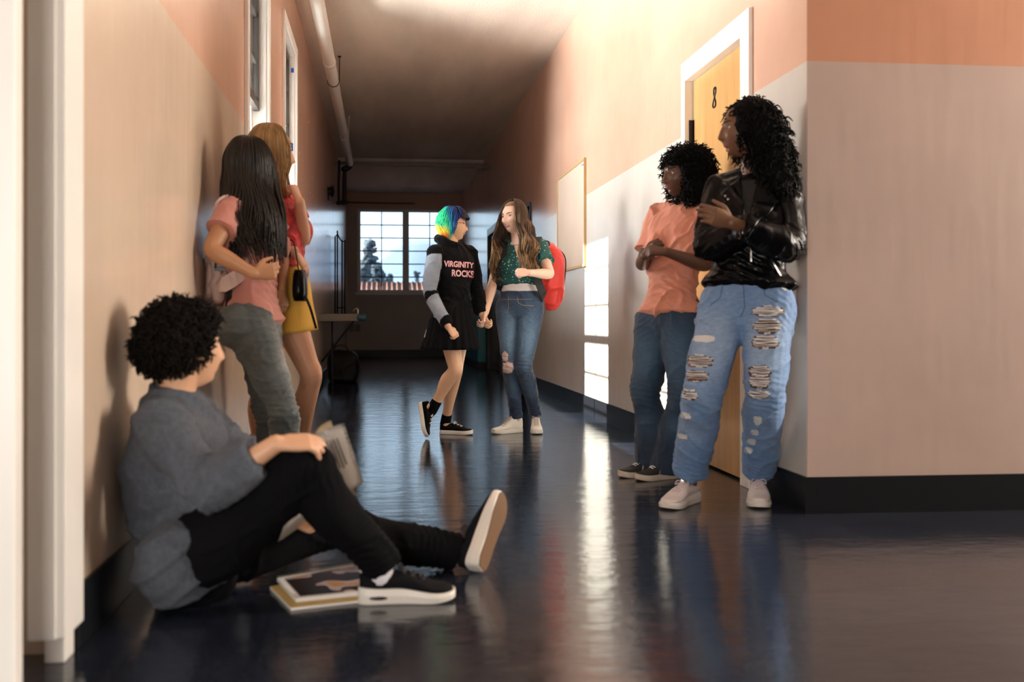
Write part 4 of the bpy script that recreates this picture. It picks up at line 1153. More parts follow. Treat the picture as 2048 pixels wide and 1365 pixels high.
def eh(t, c0): return max(0, min(1, .04 + .75 * sm((t - .42) / .5) * (.15 + c0 * c0) + (.18 if c0 > .85 else 0)))
bm = bmesh.new(); hair_cap(E, bm, cap=1.06, front=.082, back=-.06); cp = link_mesh('hair', bm, M_brownhair, rE, smooth=True)
strand_hair('hair_lock', E, M_brownhair, cp, 560, .43, 11, wave=.038, wfreq=2.0, r0=.0058, face_gap=1.22, side_part=-.008, out=.085, front_fall=V((0.0, -.09, 0)), shift=V((-.005, -.02, 0)), cap=1.10, colf=eh)
for hx, td in ((GF(1044, 865), (-1, -.42, 0)), (GF(1071, 862), (-.12, -1, 0))):
    shoe(rE, hx, td, (0, 0, 1), L=.25, up_mat=M_wcanvas, sole_mat=M_wsole, lace_mat=mat('pink_grey_lace', (.55, .45, .43), rough=.9), high=True)
# red backpack on the back
M_red = mat('red_nylon', (.86, .045, .035), rough=.5, bump=(60, .2), sheen=.2)
M_strap = mat('black_webbing', (.012, .012, .016), rough=.7)
bc = W(1088, 552, 6.96)
bp = backpack('backpack', 'bright red nylon backpack worn by the person in the green dotted top', bc, V((.42, .9, 0)), (.10, 0, 1), .30, .47, .19, M_red, 0, M_strap)
s1 = E.J['shL']; f = E.fwd; z = E.up
strap(bp, 'shoulder_strap', [bc + V((-.06, -.09, .18)), s1 - f * .085 + z * .04 - E.ls * -.012, s1 + z * .075 + E.ls * .018, s1 + f * .085 + z * .01 + E.ls * .028, s1 + f * .125 - z * .10 + E.ls * .030, s1 + f * .10 - z * .25 + E.ls * .0, s1 + f * .03 - z * .36 - E.ls * .03, bc + V((-.08, -.10, -.18))], .055, .010, M_strap,
      [-f, -f + z, z, f + z * .3, f, f - E.ls * .4, -E.ls + f, f])
s1 = E.J['shR']
strap(bp, 'shoulder_strap', [bc + V((-.20, -.05, .18)), s1 - f * .085 + z * .04, s1 + z * .075 - E.ls * .018, s1 + f * .085 + z * .01 - E.ls * .028, s1 + f * .115 - z * .10 - E.ls * .02, s1 + f * .06 - z * .26 + E.ls * .03, bc + V((-.22, -.06, -.16))], .055, .010, M_strap,
      [-f, -f + z, z, f + z * .3, f, f + E.ls * .4, f + E.ls])

# ================================================================== pair at the door on the right
# ---- jacket, light ripped jeans
rG = person('tall person with long black curls, black leather jacket and ripped light blue jeans', (W(1430, 1000, 4.0).x, 4.0, 0))
G = Rig(dict(neck=W(1513, 345, 3.98), head=W(1490, 260, 3.93), shR=W(1446, 380, 4.07), shL=W(1568, 384, 3.88), elR=W(1414, 497, 3.95), wrR=W(1512, 450, 3.81),
             elL=W(1583, 492, 3.76), wrL=W(1464, 446, 3.69), hipR=W(1452, 604, 3.99), hipL=W(1536, 606, 3.91), knR=W(1408, 785, 3.91), anR=W(1370, 984, 3.94),
             knL=W(1530, 785, 3.82), anL=W(1505, 984, 3.93), toeR=(-.8, -.55, 0), toeL=(-.25, -1, 0), front=V((-.45, -.89, 0))), (-1, .10, -.04), scale=1.01)
skG = (.17, .075, .038)
G.fit_shoe('R', GF(1392, 1002), (-.62, -.60, 0), (0, 0, 1), .285, .03); G.fit_shoe('L', GF(1517, 996), (-.36, -.9, 0), (0, 0, 1), .285, .03)
G.body(rG, M_skin, voxel=.004, skincol=skG, lipcol=(.22, .075, .06), hands=[dict(side='L', d=(-.93, -.12, .30), palm=(.15, 1, .0), curl=.42, thumb=.35), dict(side='R', d=(.92, .10, .36), palm=(.1, 1, 0), curl=.5, thumb=.3, size=.92)])
G.face(rG, iris=(.03, .015, .01), brow=(.01, .008, .007), lid_col=(.17, .08, .045))
M_leather = mat('black_leather', (.003, .003, .004), rough=.26, spec=.14, bump=(16, .2))
M_shirtb = mat('black_jersey', (.014, .013, .013), rough=.85, bump=(300, .2))
bm = bmesh.new(); S = G.torso_sections(.010); G.loft(bm, S[3:7]); 
for sg in (1, -1): ellipsoid(bm, G.C + G.ls * sg * .068 + G.fwd * .075, (.066,) * 3)
ellipsoid(bm, G.N - G.up * .06 + G.fwd * .035, (.075, .05, .055), (G.ls, G.fwd, G.up))
cloth('shirt', bm, M_shirtb, rG, wr=(.002, 9, (1, 1, 1), 3))
bm = top_shape(G, grow=.028, hem=.075, flare=.014, frac=(1.86, 1.86), cuff=.002, loose=.004, neck_lower=.03)
tube(bm, [G.N + G.up * .01 + G.ls * .055 + G.fwd * .02, G.N + G.up * .03 + G.ls * .06 - G.fwd * .03, G.N + G.up * .035 - G.fwd * .065, G.N + G.up * .03 - G.ls * .06 - G.fwd * .03, G.N + G.up * .01 - G.ls * .055 + G.fwd * .02], [.014, .018, .02, .018, .014], n=10)
jk = cloth('leather_jacket', bm, M_leather, rG, voxel=.0065, wr=(.012, 6, (1, 1, .8), 12), smooth=2, folds=joint_folds(G, 'top', .009))
bk = world_bvh(jk)
# open front showing the shirt, broad lapels, zips and studs
fr = G.C + G.fwd * .4
fd = -G.fwd
decal('shirt_front', [[(-.040, .15), (-.028, .07), (.0, -.10), (.004, -.10), (.024, .06), (.042, .15)]], bk, fr + V((0, 0, .02)), fd, (0, 0, 1), M_shirtb, jk, off=.003)
for nm, pol in (('lapel', [[(-.040, .165), (-.125, .10), (-.090, .075), (-.110, .045), (-.060, -.03), (-.006, -.13), (-.020, .05)]]), ('lapel', [[(.040, .165), (.140, .115), (.100, .080), (.120, .045), (.070, -.03), (.008, -.13), (.018, .05)]])):
    o = decal(nm, pol, bk, fr + V((0, 0, .02)), fd, (0, 0, 1), M_leather, jk, off=.012, thick=.008)
M_zip = mat('nickel_zip', (.55, .55, .56), rough=.3, metal=1)
seam('zip', bk, [(-.027, .07), (-.004, -.10)], fr + V((0, 0, .02)), fd, (0, 0, 1), M_zip, jk, w=.006, off=.006)
seam('zip', bk, [(.028, .07), (.010, -.10), (.012, -.20)], fr + V((0, 0, .02)), fd, (0, 0, 1), M_zip, jk, w=.006, off=.006)
seam('pocket_zip', bk, [(.09, -.17), (.13, -.24)], fr, fd, (0, 0, 1), M_zip, jk, w=.006, off=.004)
for x, z in ((-.098, .085), (.108, .096), (-.084, .068)):
    h = bk.ray_cast(fr + V((0, 0, .02)) + (fd.cross(V((0, 0, 1)))) * x + V((0, 0, z)), fd)
    if h[0]:
        bm = bmesh.new(); ellipsoid(bm, h[0] - fd * .011, (.0055, .0055, .0055), nu=10, nv=8); link_mesh('stud', bm, M_zip, jk, smooth=True)
M_lden = denim('light_blue_denim', (.13, .25, .48), (.42, .56, .74))
prof = [.010, .012, .014, .024, .024, .026, .024, .034, .034]
jn = cloth('jeans', pants_shape(G, grow=.010, waist=.10, profR=prof, profL=prof, fracs=(2, 2)), M_lden, rG, voxel=.0065, wr=(.009, 6, (1, 1, 1.5), 9), colour=me_col(G, .6), folds=joint_folds(G, 'leg', .008))
bj = world_bvh(jn)
M_dskin = mat('dark_skin_knee', (.10, .042, .022), rough=.5)
def ripG(u, v, w, h, s, holes=True, frac=.5):
    rip(bj, W(u, v, 3.4), V((u - CX, FPX, 0)) * .0 + V(((u - 763) / FPX, 1, 0)), (0, 0, 1), w, h, jn, M_dskin, M_thread, s, holes, frac)
for i, (u, v, w, h, ho, fc) in enumerate([(1538, 622, .125, .045, 1, .9), (1537, 655, .11, .06, 1, .35), (1533, 690, .10, .055, 1, .5), (1408, 683, .085, .030, 0, 1), (1400, 735, .11, .05, 1, .5),
                                        (1393, 768, .10, .045, 1, .2), (1522, 755, .085, .05, 1, .3), (1521, 778, .08, .05, 1, .5), (1520, 806, .085, .035, 1, .9), (1380, 812, .07, .04, 1, .9),
                                        (1370, 862, .055, .03, 0, 1), (1366, 915, .05, .025, 0, 1), (1518, 868, .035, .040, 0, 1), (1512, 900, .03, .028, 0, 1), (1506, 925, .035, .03, 0, 1), (1500, 950, .035, .03, 0, 1), (1612 - 35, 566, .04, .03, 0, 1)]):
    ripG(u, v, w, h, 20 + i, bool(ho), fc)
seam('fly_seam', bj, [(0, .07), (.006, -.05), (-.01, -.09)], W(1489, 585, 3.4), (.38, 1, 0), (0, 0, 1), mat('denim_seam', (.06, .12, .26), rough=.8), jn, w=.004)
seam('pocket_seam', bj, [(-.05, .05), (-.06, .0), (-.10, -.03)], W(1470, 590, 3.4), (.38, 1, 0), (0, 0, 1), MATS['denim_seam'], jn, w=.003)
seam('pocket_seam', bj, [(.04, .05), (.05, .01), (.10, -.02)], W(1510, 590, 3.4), (.38, 1, 0), (0, 0, 1), MATS['denim_seam'], jn, w=.003)
M_bhair = mat('black_curls', (.0035, .003, .003), rough=.65, spec=.10, bump=(90, .5))
hp = G.head_point; ax = (G.hr, G.hf, G.hu)
def AX(a, b, c, rig): return (rig.hr * a / .86, rig.hf * b / .86, rig.hu * c / .86)
def ell(c, a, b, d, rig): return (c, (rig.hr * a, rig.hf * b, rig.hu * d))
def noface(rig, zm=.075, yc=.035):
    def f(p, n):
        q = p - rig.J['head']; y = q.dot(rig.hf); z = q.dot(rig.hu); x = abs(q.dot(rig.hr))
        return (y > yc and z < zm and x < .085)
    return f
blG = [ell(hp(-.058, -.012, .018), .036, .072, .085, G), ell(hp(.058, -.01, -.005), .038, .066, .100, G), ell(hp(0, -.026, .040), .098, .100, .098, G), ell(hp(-.02, -.07, -.03), .098, .090, .135, G), ell(hp(-.03, -.10, -.13), .100, .078, .13, G), ell(hp(-.05, -.115, -.22), .09, .065, .11, G), ell(hp(.05, -.06, -.08), .05, .06, .11, G)]
curly_hair('hair', M_bhair, rG, blG, 1500, 31, clen=.046, cr=.009, tr=.0030, core_shrink=1.0, nog=noface(G, yc=.058, zm=.06), droop=.7)
M_pshoe = mat('pale_leather', (.78, .70, .68), rough=.45)
shoe(rG, GF(1392, 1002), (-.62, -.60, 0), (0, 0, 1), L=.285, up_mat=M_pshoe, sole_mat=M_wsole, lace_mat=mat('pale_lace', (.70, .60, .62), rough=.9), chunky=True)
shoe(rG, GF(1517, 996), (-.36, -.9, 0), (0, 0, 1), L=.285, up_mat=M_pshoe, sole_mat=M_wsole, lace_mat=MATS['pale_lace'], chunky=True)

# ---- peach T-shirt
rF = person('person with a round black curly hairstyle, peach T-shirt and dark flared jeans, hands clasped', (W(1310, 965, 4.75).x, 4.75, 0))
F = Rig(dict(neck=W(1368, 415, 4.82), head=W(1362, 351, 4.78), shR=W(1316, 436, 4.92), shL=W(1408, 434, 4.72), elR=W(1284, 530, 4.86), wrR=W(1290, 512, 4.62),
             elL=W(1414, 532, 4.66), wrL=W(1331, 504, 4.50), hipR=W(1312, 640, 4.88), hipL=W(1362, 638, 4.74), knR=W(1290, 785, 4.80), anR=W(1296, 935, 4.86),
             knL=W(1366, 785, 4.66), anL=W(1338, 937, 4.70), toeR=(-1, -.4, 0), toeL=(-1, -.5, 0), front=V((-.62, -.78, 0))), (-.96, -.28, -.04), scale=.97)
skF = (.115, .050, .028)
F.fit_shoe('R', GF(1327, 951), (-1, -.22, 0), (0, 0, 1), .26); F.fit_shoe('L', GF(1358, 956), (-1, -.32, 0), (0, 0, 1), .26)
F.body(rF, M_skin, voxel=.004, skincol=skF, lipcol=(.16, .05, .045), hands=[dict(side='R', d=(.35, -.55, .35), palm=(.8, .5, 0), curl=.8, thumb=.6, size=.95), dict(side='L', d=(-1, .05, .12), palm=(.1, .6, -.6), curl=.95, thumb=.7, size=.95)])
F.face(rF, iris=(.02, .01, .008), brow=(.01, .008, .007), lid_col=(.09, .04, .022))
M_peach = mat('peach_jersey', (.68, .27, .18), rough=.85, bump=(250, .15), sheen=.15)
cloth('tshirt', top_shape(F, grow=.022, hem=.035, flare=.010, frac=(.72, .70), cuff=.008, loose=.012), M_peach, rF, voxel=.0065, wr=(.017, 5.5, (1, 1, .8), 21), folds=joint_folds(F, 'top', .010))
M_nden = denim('navy_denim', (.010, .028, .060), (.06, .14, .24))
prF = [.010, .012, .014, .018, .016, .014, .018, .050, .066]
jf = cloth('jeans', pants_shape(F, grow=.010, waist=.10, profR=prF, profL=prF, fracs=(2.055, 2.055)), M_nden, rF, voxel=.0065, wr=(.007, 6, (1, 1, 1.3), 22), colour=me_col(F, .8), folds=joint_folds(F, 'leg', .006))
hp = F.head_point
blF = [ell(hp(0, -.052, .035), .128, .112, .115, F), ell(hp(0, -.06, -.055), .135, .095, .115, F), ell(hp(-.0, -.03, .062), .10, .105, .072, F)]
curly_hair('hair', M_bhair, rF, blF, 2200, 33, clen=.050, cr=.012, tr=.0026, core_shrink=1.0, nog=noface(F, yc=.055, zm=.042), droop=.25)
M_gsu = mat('dark_suede', (.02, .02, .022), rough=.9)
M_cream = mat('cream_rubber', (.60, .52, .42), rough=.5)
shoe(rF, GF(1327, 951), (-1, -.22, 0), (0, 0, 1), L=.26, up_mat=M_gsu, sole_mat=M_cream, lace_mat=M_wlace, stripes=M_cream)
shoe(rF, GF(1358, 956), (-1, -.32, 0), (0, 0, 1), L=.26, up_mat=M_gsu, sole_mat=M_cream, lace_mat=M_wlace, stripes=M_cream)

# ================================================================== pair leaning on the left wall
rB = person('person seen from behind with long straight dark hair, pink T-shirt and grey jeans', (W(560, 1000, 4.15).x, 4.15, 0))
B = Rig(dict(neck=W(492, 405, 4.22), head=W(499, 337, 4.22), shR=W(460, 428, 4.08), shL=W(530, 424, 4.36), elR=W(421, 500, 3.96), wrR=W(508, 548, 3.96),
             elL=W(562, 505, 4.42), wrL=W(562, 578, 4.34), hipR=W(500, 654, 4.08), hipL=W(514, 652, 4.27), knR=W(566, 818, 4.03), anR=W(572, 985, 4.08),
             knL=W(535, 825, 4.24), anL=W(552, 982, 4.30), toeR=(1, .2, 0), toeL=(1, .3, 0), front=V((.93, .36, 0))), (.55, .83, -.03), scale=.98, hw=.95)
skB = (.50, .25, .13)
B.fit_shoe('R', GF(572, 1016), (1, .25, 0), (0, 0, 1), .25); B.fit_shoe('L', GF(556, 1000), (1, .35, 0), (0, 0, 1), .25)
B.body(rB, M_skin, voxel=.0042, skincol=skB, hands=[dict(side='R', d=(.92, .25, .15), palm=(-.2, .9, .2), curl=.6, thumb=.5, size=.95), dict(side='L', d=(.12, -.05, -1), palm=(-.6, .5, 0), curl=.4, thumb=.4, size=.92)])
B.face(rB, iris=(.03, .015, .01))
M_pink = mat('dusty_pink_jersey', (.62, .27, .23), rough=.85, bump=(250, .15), sheen=.2)
cloth('tshirt', top_shape(B, grow=.018, hem=.02, flare=.020, frac=(.50, .52), cuff=.008, loose=.010), M_pink, rB, voxel=.0065, wr=(.013, 6, (1, 1, .7), 41), folds=joint_folds(B, 'top', .007))
M_gden = denim('grey_green_denim', (.085, .105, .11), (.42, .46, .48))
jb = cloth('jeans', pants_shape(B, grow=.010, waist=.085, profR=[.004] * 5 + [.006, .006, .014, .014], profL=[.004] * 5 + [.006, .006, .014, .014]), M_gden, rB, voxel=.0065, wr=(.007, 8, (1, 1, 1.8), 42), colour=me_col(B, 1.0), folds=joint_folds(B, 'leg', .007))
M_dhair = hair_mat('dark_brown_hair', (.006, .004, .003), (.018, .010, .007))
bm = bmesh.new(); hair_cap(B, bm, cap=1.08, front=.05, back=-.08); cp = link_mesh('hair', bm, M_dhair, rB, smooth=True)
strand_hair('hair_lock', B, M_dhair, cp, 520, .42, 51, wave=.013, wfreq=1.2, r0=.0085, face_gap=.8, side_part=0, out=.035, shift=V((.055, -.10, 0)), cap=1.12, colf=lambda t, c0: c0 * .8, lenvar=.3)
for hx, td in ((GF(572, 1016), (1, .25, 0)), (GF(556, 1000), (1, .35, 0))):
    shoe(rB, hx, td, (0, 0, 1), L=.25, up_mat=M_wcanvas, sole_mat=M_wsole, lace_mat=M_wlace)
M_cnyl = mat('pale_pink_canvas', (.70, .52, .48), rough=.8, bump=(200, .25))
bc = W(447, 520, 4.21)
bc.x = XL + .060
bpk = backpack('backpack', 'pale pink backpack squeezed between the dark-haired person and the left wall', bc, (-1, -.12, 0), (.05, 0, 1), .27, .40, .070, M_cnyl, 0, M_black)
s1 = B.J['shR']; f = B.fwd; z = B.up; ls = B.ls
strap(bpk, 'shoulder_strap', [bc + V((.03, -.08, .15)), s1 - f * .06 + z * .045 - ls * .02, s1 + z * .068 - ls * .022, s1 + f * .07 + z * .02 - ls * .005, s1 + f * .098 - z * .10 + ls * .0, s1 + f * .07 - z * .22 + ls * .022, s1 - f * .03 - z * .30 + ls * .028, bc + V((.03, -.13, -.08))], .060, .012, M_cnyl,
      [-f, -f + z, z, f + z * .3, f, f + ls * .6, ls, ls])
strap(bpk, 'webbing', [bc + V((.05, -.125, -.06)), bc + V((.06, -.13, -.14)), bc + V((.055, -.12, -.22))], .025, .006, M_black, [V((.3, -1, 0))] * 3)
strap(bpk, 'webbing', [bc + V((.0, -.135, -.045)), bc + V((.07, -.13, -.045))], .02, .006, M_black, [V((.3, -1, 0))] * 2)

rC = person('person with honey blonde hair, red top and yellow skirt, hand raised to the chin', (W(575, 975, 4.6).x, 4.6, 0))
C = Rig(dict(neck=W(538, 374, 4.66), head=W(545, 306, 4.64), shR=W(540, 408, 4.50), shL=W(574, 405, 4.78), elR=W(549, 508, 4.42), wrR=W(588, 503, 4.44),
             elL=W(607, 482, 4.62), wrL=W(599, 404, 4.50), hipR=W(560, 597, 4.54), hipL=W(566, 597, 4.72), knR=W(622, 748, 4.50), anR=W(585, 935, 4.60),
             knL=W(524, 765, 4.76), anL=W(508, 935, 4.76), toeR=(1, .2, 0), toeL=(1, .3, 0), front=V((.90, .43, 0))), (.90, .44, -.02), scale=1.0)
skC = (.70, .38, .24)
C.fit_shoe('R', GF(578, 975), (1, .25, 0), (0, 0, 1), .25); C.fit_shoe('L', GF(500, 968), (1, .35, 0), (0, 0, 1), .25)
C.body(rC, M_skin, voxel=.0042, skincol=skC, lipcol=(.55, .12, .10), hands=[dict(side='R', d=(.55, .1, -.75), palm=(-.7, .3, -.5), curl=.35, thumb=.4, size=.95), dict(side='L', d=(-.35, .02, .9), palm=(-.7, .3, -.3), curl=1.15, thumb=.5, size=.92)])
C.face(rC, iris=(.10, .12, .12), brow=(.18, .10, .05))
M_redt = mat('red_floral_crepe', (.62, .06, .07), rough=.75, bump=(200, .2), var=(30, .45))
cloth('blouse', top_shape(C, grow=.016, hem=.12, flare=.006, frac=(.45, .45), cuff=.012, loose=.012), M_redt, rC, voxel=.0065, wr=(.009, 8, (1, 1, 1), 61), folds=joint_folds(C, 'top', .006))
M_yel = mat('yellow_corduroy', (.80, .48, .08), rough=.85, bump=(60, .3, (1, 1, .1)))
skirt('skirt', C, rC, M_yel, C.P + V((0, 0, .17)), C.P + V((.035, 0, -.165)), (.160, .112), (.205, .140), pleats=9, amp=.003, wr=.008)
M_blond = hair_mat('honey_blonde_hair', (.26, .14, .05), (.90, .62, .30))
bm = bmesh.new(); hair_cap(C, bm, cap=1.07, front=.05, back=-.08); cp = link_mesh('hair', bm, M_blond, rC, smooth=True)
strand_hair('hair_lock', C, M_blond, cp, 320, .30, 71, wave=.016, wfreq=1.5, r0=.0095, face_gap=1.42, side_part=0, out=.03, shift=V((-.01, -.03, 0)), cap=1.10, colf=lambda t, c0: .15 + .6 * c0 * (.5 + .5 * t))
for hx, td in ((GF(578, 975), (1, .25, 0)), (GF(500, 968), (1, .35, 0))):
    shoe(rC, hx, td, (0, 0, 1), L=.25, up_mat=M_wcanvas, sole_mat=M_wsole, lace_mat=M_wlace)
bm = bmesh.new(); w_ = C.J['wrR']; tube(bm, [w_ + (C.J['elR'] - w_).normalized() * (.02 + .001 * i) for i in range(0, 14, 13)], .0295, n=16, sub=1, ends=False); link_mesh('wristwatch', bm, M_black, rC, smooth=True)
hb = W(600, 572, 4.38)
t = thing('handbag', 'small black shoulder bag hanging at the yellow skirt', 'bag', (hb.x, hb.y, hb.z - .09))
bm = bmesh.new(); rings = []
for j in range(9):
    q = (.80, .94, 1, 1, .98, .95, .92, .88, .70)[j]; rings.append([hb + V((math.copysign(abs(cos(a)) ** .7, cos(a)) * .032 * q, math.copysign(abs(sin(a)) ** .5, sin(a)) * .09 * q, -.07 + .14 * j / 8)) for a in [2 * pi * i / 24 for i in range(24)]])
ring_loft(bm, rings)
link_mesh('bag_body', bm, M_leather, t, smooth=True)
bm = bmesh.new(); tube(bm, [hb + V((0, -.05, .05)), hb + V((-.03, .0, .20)), C.J['shR'] + V((.06, .0, -.16)), C.J['shR'] + V((.05, -.01, .02)), C.J['shR'] + V((.0, .01, .068))], .006, n=8, flat=.5); link_mesh('strap', bm, M_leather, t, smooth=True)
bm = bmesh.new(); tube(bm, [hb + V((.02, -.06, -.03)), hb + V((.05, -.06, -.10)), hb + V((.075, -.05, -.19))], .006, n=8); link_mesh('tassel', bm, M_leather, t, smooth=True)

# ================================================================== reader on the floor
rA = person('person with short dark curls sitting on the floor, grey-blue sweater, black trousers, reading', (W(385, 1190, 2.86).x, 2.86, 0))
A = Rig(dict(neck=W(338, 792, 2.88), head=W(374, 697, 2.88), shR=W(322, 852, 2.74), shL=W(398, 850, 3.04), elR=W(418, 980, 2.60), wrR=W(552, 888, 2.58),
             elL=W(475, 905, 3.10), wrL=W(582, 1035, 2.98), hipR=W(386, 1122, 2.76), hipL=W(402, 1112, 2.96), knR=W(612, 930, 2.64), anR=W(768, 1150, 2.66),
             knL=W(668, 1052, 3.10), anL=W(918, 1110, 3.06), toeR=(1, -.05, -.1), toeL=(.3, .5, .8), soleL=(.8, -.5, 0), front=V((.90, .36, .25)), backR=(-.6, 0, -.8), backL=(0, 0, -1),
             chest=W(345, 935, 2.89), waist=W(350, 1040, 2.90)), (.80, .60, .03), head_up=(-.05, .02, 1), scale=1.03, girl=False)
skA = (.68, .38, .23)
A.fit_shoe('R', GF(716, 1206), (1, .03, 0), (0, 0, 1), .283, .02)
tL = V((.36, .55, .76)).normalized(); uL = V((-.82, .55, .0)); uL = (uL - tL * uL.dot(tL)).normalized()
A.fit_shoe('L', W(962, 1140, 3.02), tL, uL, .283, .02)
A.body(rA, M_skin, voxel=.004, skincol=skA, hands=[dict(side='R', d=(.98, .20, .02), palm=(.0, .45, -1), curl=.38, thumb=.4), dict(side='L', d=(.75, -.35, -.25), palm=(.0, -.2, 1), curl=.6, thumb=.5)], neck_r=.056)
A.face(rA, iris=(.05, .03, .02), brow=(.02, .015, .01))
M_swt = mat('heather_sweater', (.070, .080, .102), rough=.92, bump=(120, .5), var=(60, .18), sheen=.04)
bm = top_shape(A, grow=.026, hem=-.04, flare=.012, frac=(1.70, 1.66), cuff=-.004, loose=.008)
ellipsoid(bm, A.P - A.fwd * .012 + A.up * .03, (.185, .128, .115), (A.lh, A.fwd, A.up))
ellipsoid(bm, A.J['hipR'] - A.fwd * .03 + A.up * .02 + V((0, -.02, 0)), (.115, .125, .125), (A.lh, A.fwd, A.up))
for v in bm.verts: v.co.z = max(v.co.z, .012)
cloth('sweater', bm, M_swt, rA, voxel=.007, wr=(.015, 5, (1, 1, 1.2), 81), smooth=14, folds=joint_folds(A, 'top', .008))
M_blk = mat('black_twill', (.005, .005, .006), spec=.06, rough=.85, bump=(300, .15))
pA = [.004, .010, .014, .016, .012, .012, .012, .018, .022]
cloth('trousers', pants_shape(A, grow=.008, waist=.02, profR=pA, profL=pA, seat=.0, fracs=(2.03, 2.02)), M_blk, rA, voxel=.007, wr=(.007, 6, (1, 1, 1), 82), folds=joint_folds(A, 'leg', .010))
hp = A.head_point
blA = [ell(hp(0, -.020, .045), .100, .106, .092, A), ell(hp(0, -.055, .015), .104, .084, .088, A), ell(hp(-.062, .005, .03), .032, .045, .05, A)]
M_brhair = mat('dark_brown_curls', (.007, .005, .004), rough=.65, spec=.10, bump=(90, .5))
curly_hair('hair', M_brhair, rA, blA, 2200, 91, clen=.040, cr=.013, tr=.0032, core_shrink=1.0, nog=noface(A, yc=.045), droop=.1, turns=1.6)
M_bknit = mat('black_knit', (.007, .007, .009), spec=.12, rough=.8, bump=(200, .3))
g = GF(716, 1206)
so, P = shoe(rA, g, (1, .03, 0), (0, 0, 1), L=.283, up_mat=M_bknit, sole_mat=M_wsole, lace_mat=M_black, chunky=True)
bm = bmesh.new()
ellipsoid(bm, P(.0362, .055, .020), (.003, .026, .006), (P(1, 0, 0) - P(0, 0, 0), P(0, 1, 0) - P(0, 0, 0), P(0, 0, 1) - P(0, 0, 0)), nu=16, nv=8)
ellipsoid(bm, P(-.0362, .055, .020), (.003, .026, .006), (P(1, 0, 0) - P(0, 0, 0), P(0, 1, 0) - P(0, 0, 0), P(0, 0, 1) - P(0, 0, 0)), nu=16, nv=8)
link_mesh('cushion_window', bm, M_black, so, smooth=True)
bm = bmesh.new(); a = A.J['anR']; tube(bm, [a + V((-.002, 0, .02)), a + V((.012, 0, -.05))], [.036, .040], n=16); link_mesh('sock', bm, mat('white_sock', (.75, .74, .80), rough=.9), rA, smooth=True)
tL = V((.36, .55, .76)).normalized(); uL = V((-.82, .55, .0)); uL = (uL - tL * uL.dot(tL)).normalized()
M_bsole = mat('brown_gum_rubber', (.17, .085, .035), rough=.55)
hl = W(962, 1140, 3.02)
so, P = shoe(rA, hl, tL, uL, L=.283, up_mat=M_bknit, sole_mat=M_wsole, lace_mat=M_black, chunky=True)
bm = bmesh.new(); Yq = [.004, .03, .08, .13, .18, .215, .245, .262]; Wq = [.020, .031, .031, .034, .043, .042, .033, .012]
S_ = catmull(list(zip(Yq, Wq)), 3)
rs = []
for z in (-.003, .002): rs.append([P(w, y, z + .010 * max(0, (y - .19) / .075) ** 2) for y, w in S_] + [P(-w, y, z + .010 * max(0, (y - .19) / .075) ** 2) for y, w in reversed(S_)])
vr_ = ring_loft(bm, rs, cap=False); n2_ = len(S_)
for r_ in vr_:
    for i in range(n2_ - 1): bm.faces.new((r_[i], r_[i + 1], r_[2 * n2_ - 2 - i], r_[2 * n2_ - 1 - i]))
bmesh.ops.recalc_face_normals(bm, faces=bm.faces); link_mesh('tread', bm, M_bsole, so)

bm = bmesh.new(); a = A.J['anL']; tube(bm, [a + (A.J['knL'] - a).normalized() * .06, a - tL * 0 - uL * .04], [.041, .040], n=16); link_mesh('sock', bm, M_bknit, rA, smooth=True)
# booklet in the hands
M_paper = mat('newsprint', (.84, .80, .76), rough=.8, var=(5, .05))
M_paper2 = mat('cream_paper', (.72, .60, .42), rough=.8)
M_ink = mat('grey_ink', (.16, .15, .15), rough=.9)
def sheet(name, corners, m, parent, bend=.01, th=.0012, nseg=12):
    a, b, c, d = corners; bm = bmesh.new(); g = []
    nrm = (b - a).cross(d - a).normalized()
    for i in range(nseg + 1):
        row = []
        for j in range(nseg + 1):
            s_, t_ = i / nseg, j / nseg
            p = (a.lerp(b, s_)).lerp(d.lerp(c, s_), t_) + nrm * bend * sin(pi * t_)
            row.append(bm.verts.new(p))
        g.append(row)
    for i in range(nseg):
        for j in range(nseg): bm.faces.new((g[i][j], g[i + 1][j], g[i + 1][j + 1], g[i][j + 1]))
    bmesh.ops.solidify(bm, geom=bm.faces[:], thickness=th); bmesh.ops.recalc_face_normals(bm, faces=bm.faces)
    return link_mesh(name, bm, m, parent, smooth=True)
ca = (W(566, 1072, 2.92), W(632, 866, 2.80), W(662, 841, 2.82), W(704, 990, 2.95))
cb = (W(640, 1000, 2.93), W(640, 862, 2.81), W(688, 850, 2.84), W(728, 968, 2.97))
pp = thing('booklet', 'folded newsprint pages held open behind the raised black-trousered knee', 'booklet', W(640, 1000, 2.93))
c0, c1, c2, c3 = W(556, 1085, 2.90), W(632, 872, 2.80), W(688, 848, 2.84), W(727, 966, 2.96)
d0, d1, d2, d3 = W(562, 1082, 2.915), W(628, 868, 2.815), W(662, 841, 2.85), W(712, 990, 2.975)
pg = sheet('page', (c0, c1, c2, c3), M_paper, pp); sheet('page', (d0, d1, d2, d3), M_paper2, pp)
bmv = world_bvh(pg)
ux = (c3 - c2).normalized(); uy = (c2 - c1).normalized()
vd = V(((690 - 763) / FPX, 1, 0))
L_ = lambda u, v: W(u, v, 2.6)
def bars(name, rows, m, org, ang):
    pol = []; ca_, sa_ = cos(ang), sin(ang)
    for (x0, x1, y, h) in rows:
        q = [(x0, y), (x1, y), (x1, y + h), (x0, y + h)]
        pol.append([(x * ca_ - yy * sa_, x * sa_ + yy * ca_) for x, yy in q])
    return decal(name, pol, bmv, org, vd, (0, 0, 1), m, pg, off=.0012)
rn = random.Random(3)
bars('heading', [(x, x + .0115, .0, .016) for x in (-.036, -.021, -.006, .009, .024)], M_ink, L_(690, 892), radians(-71))
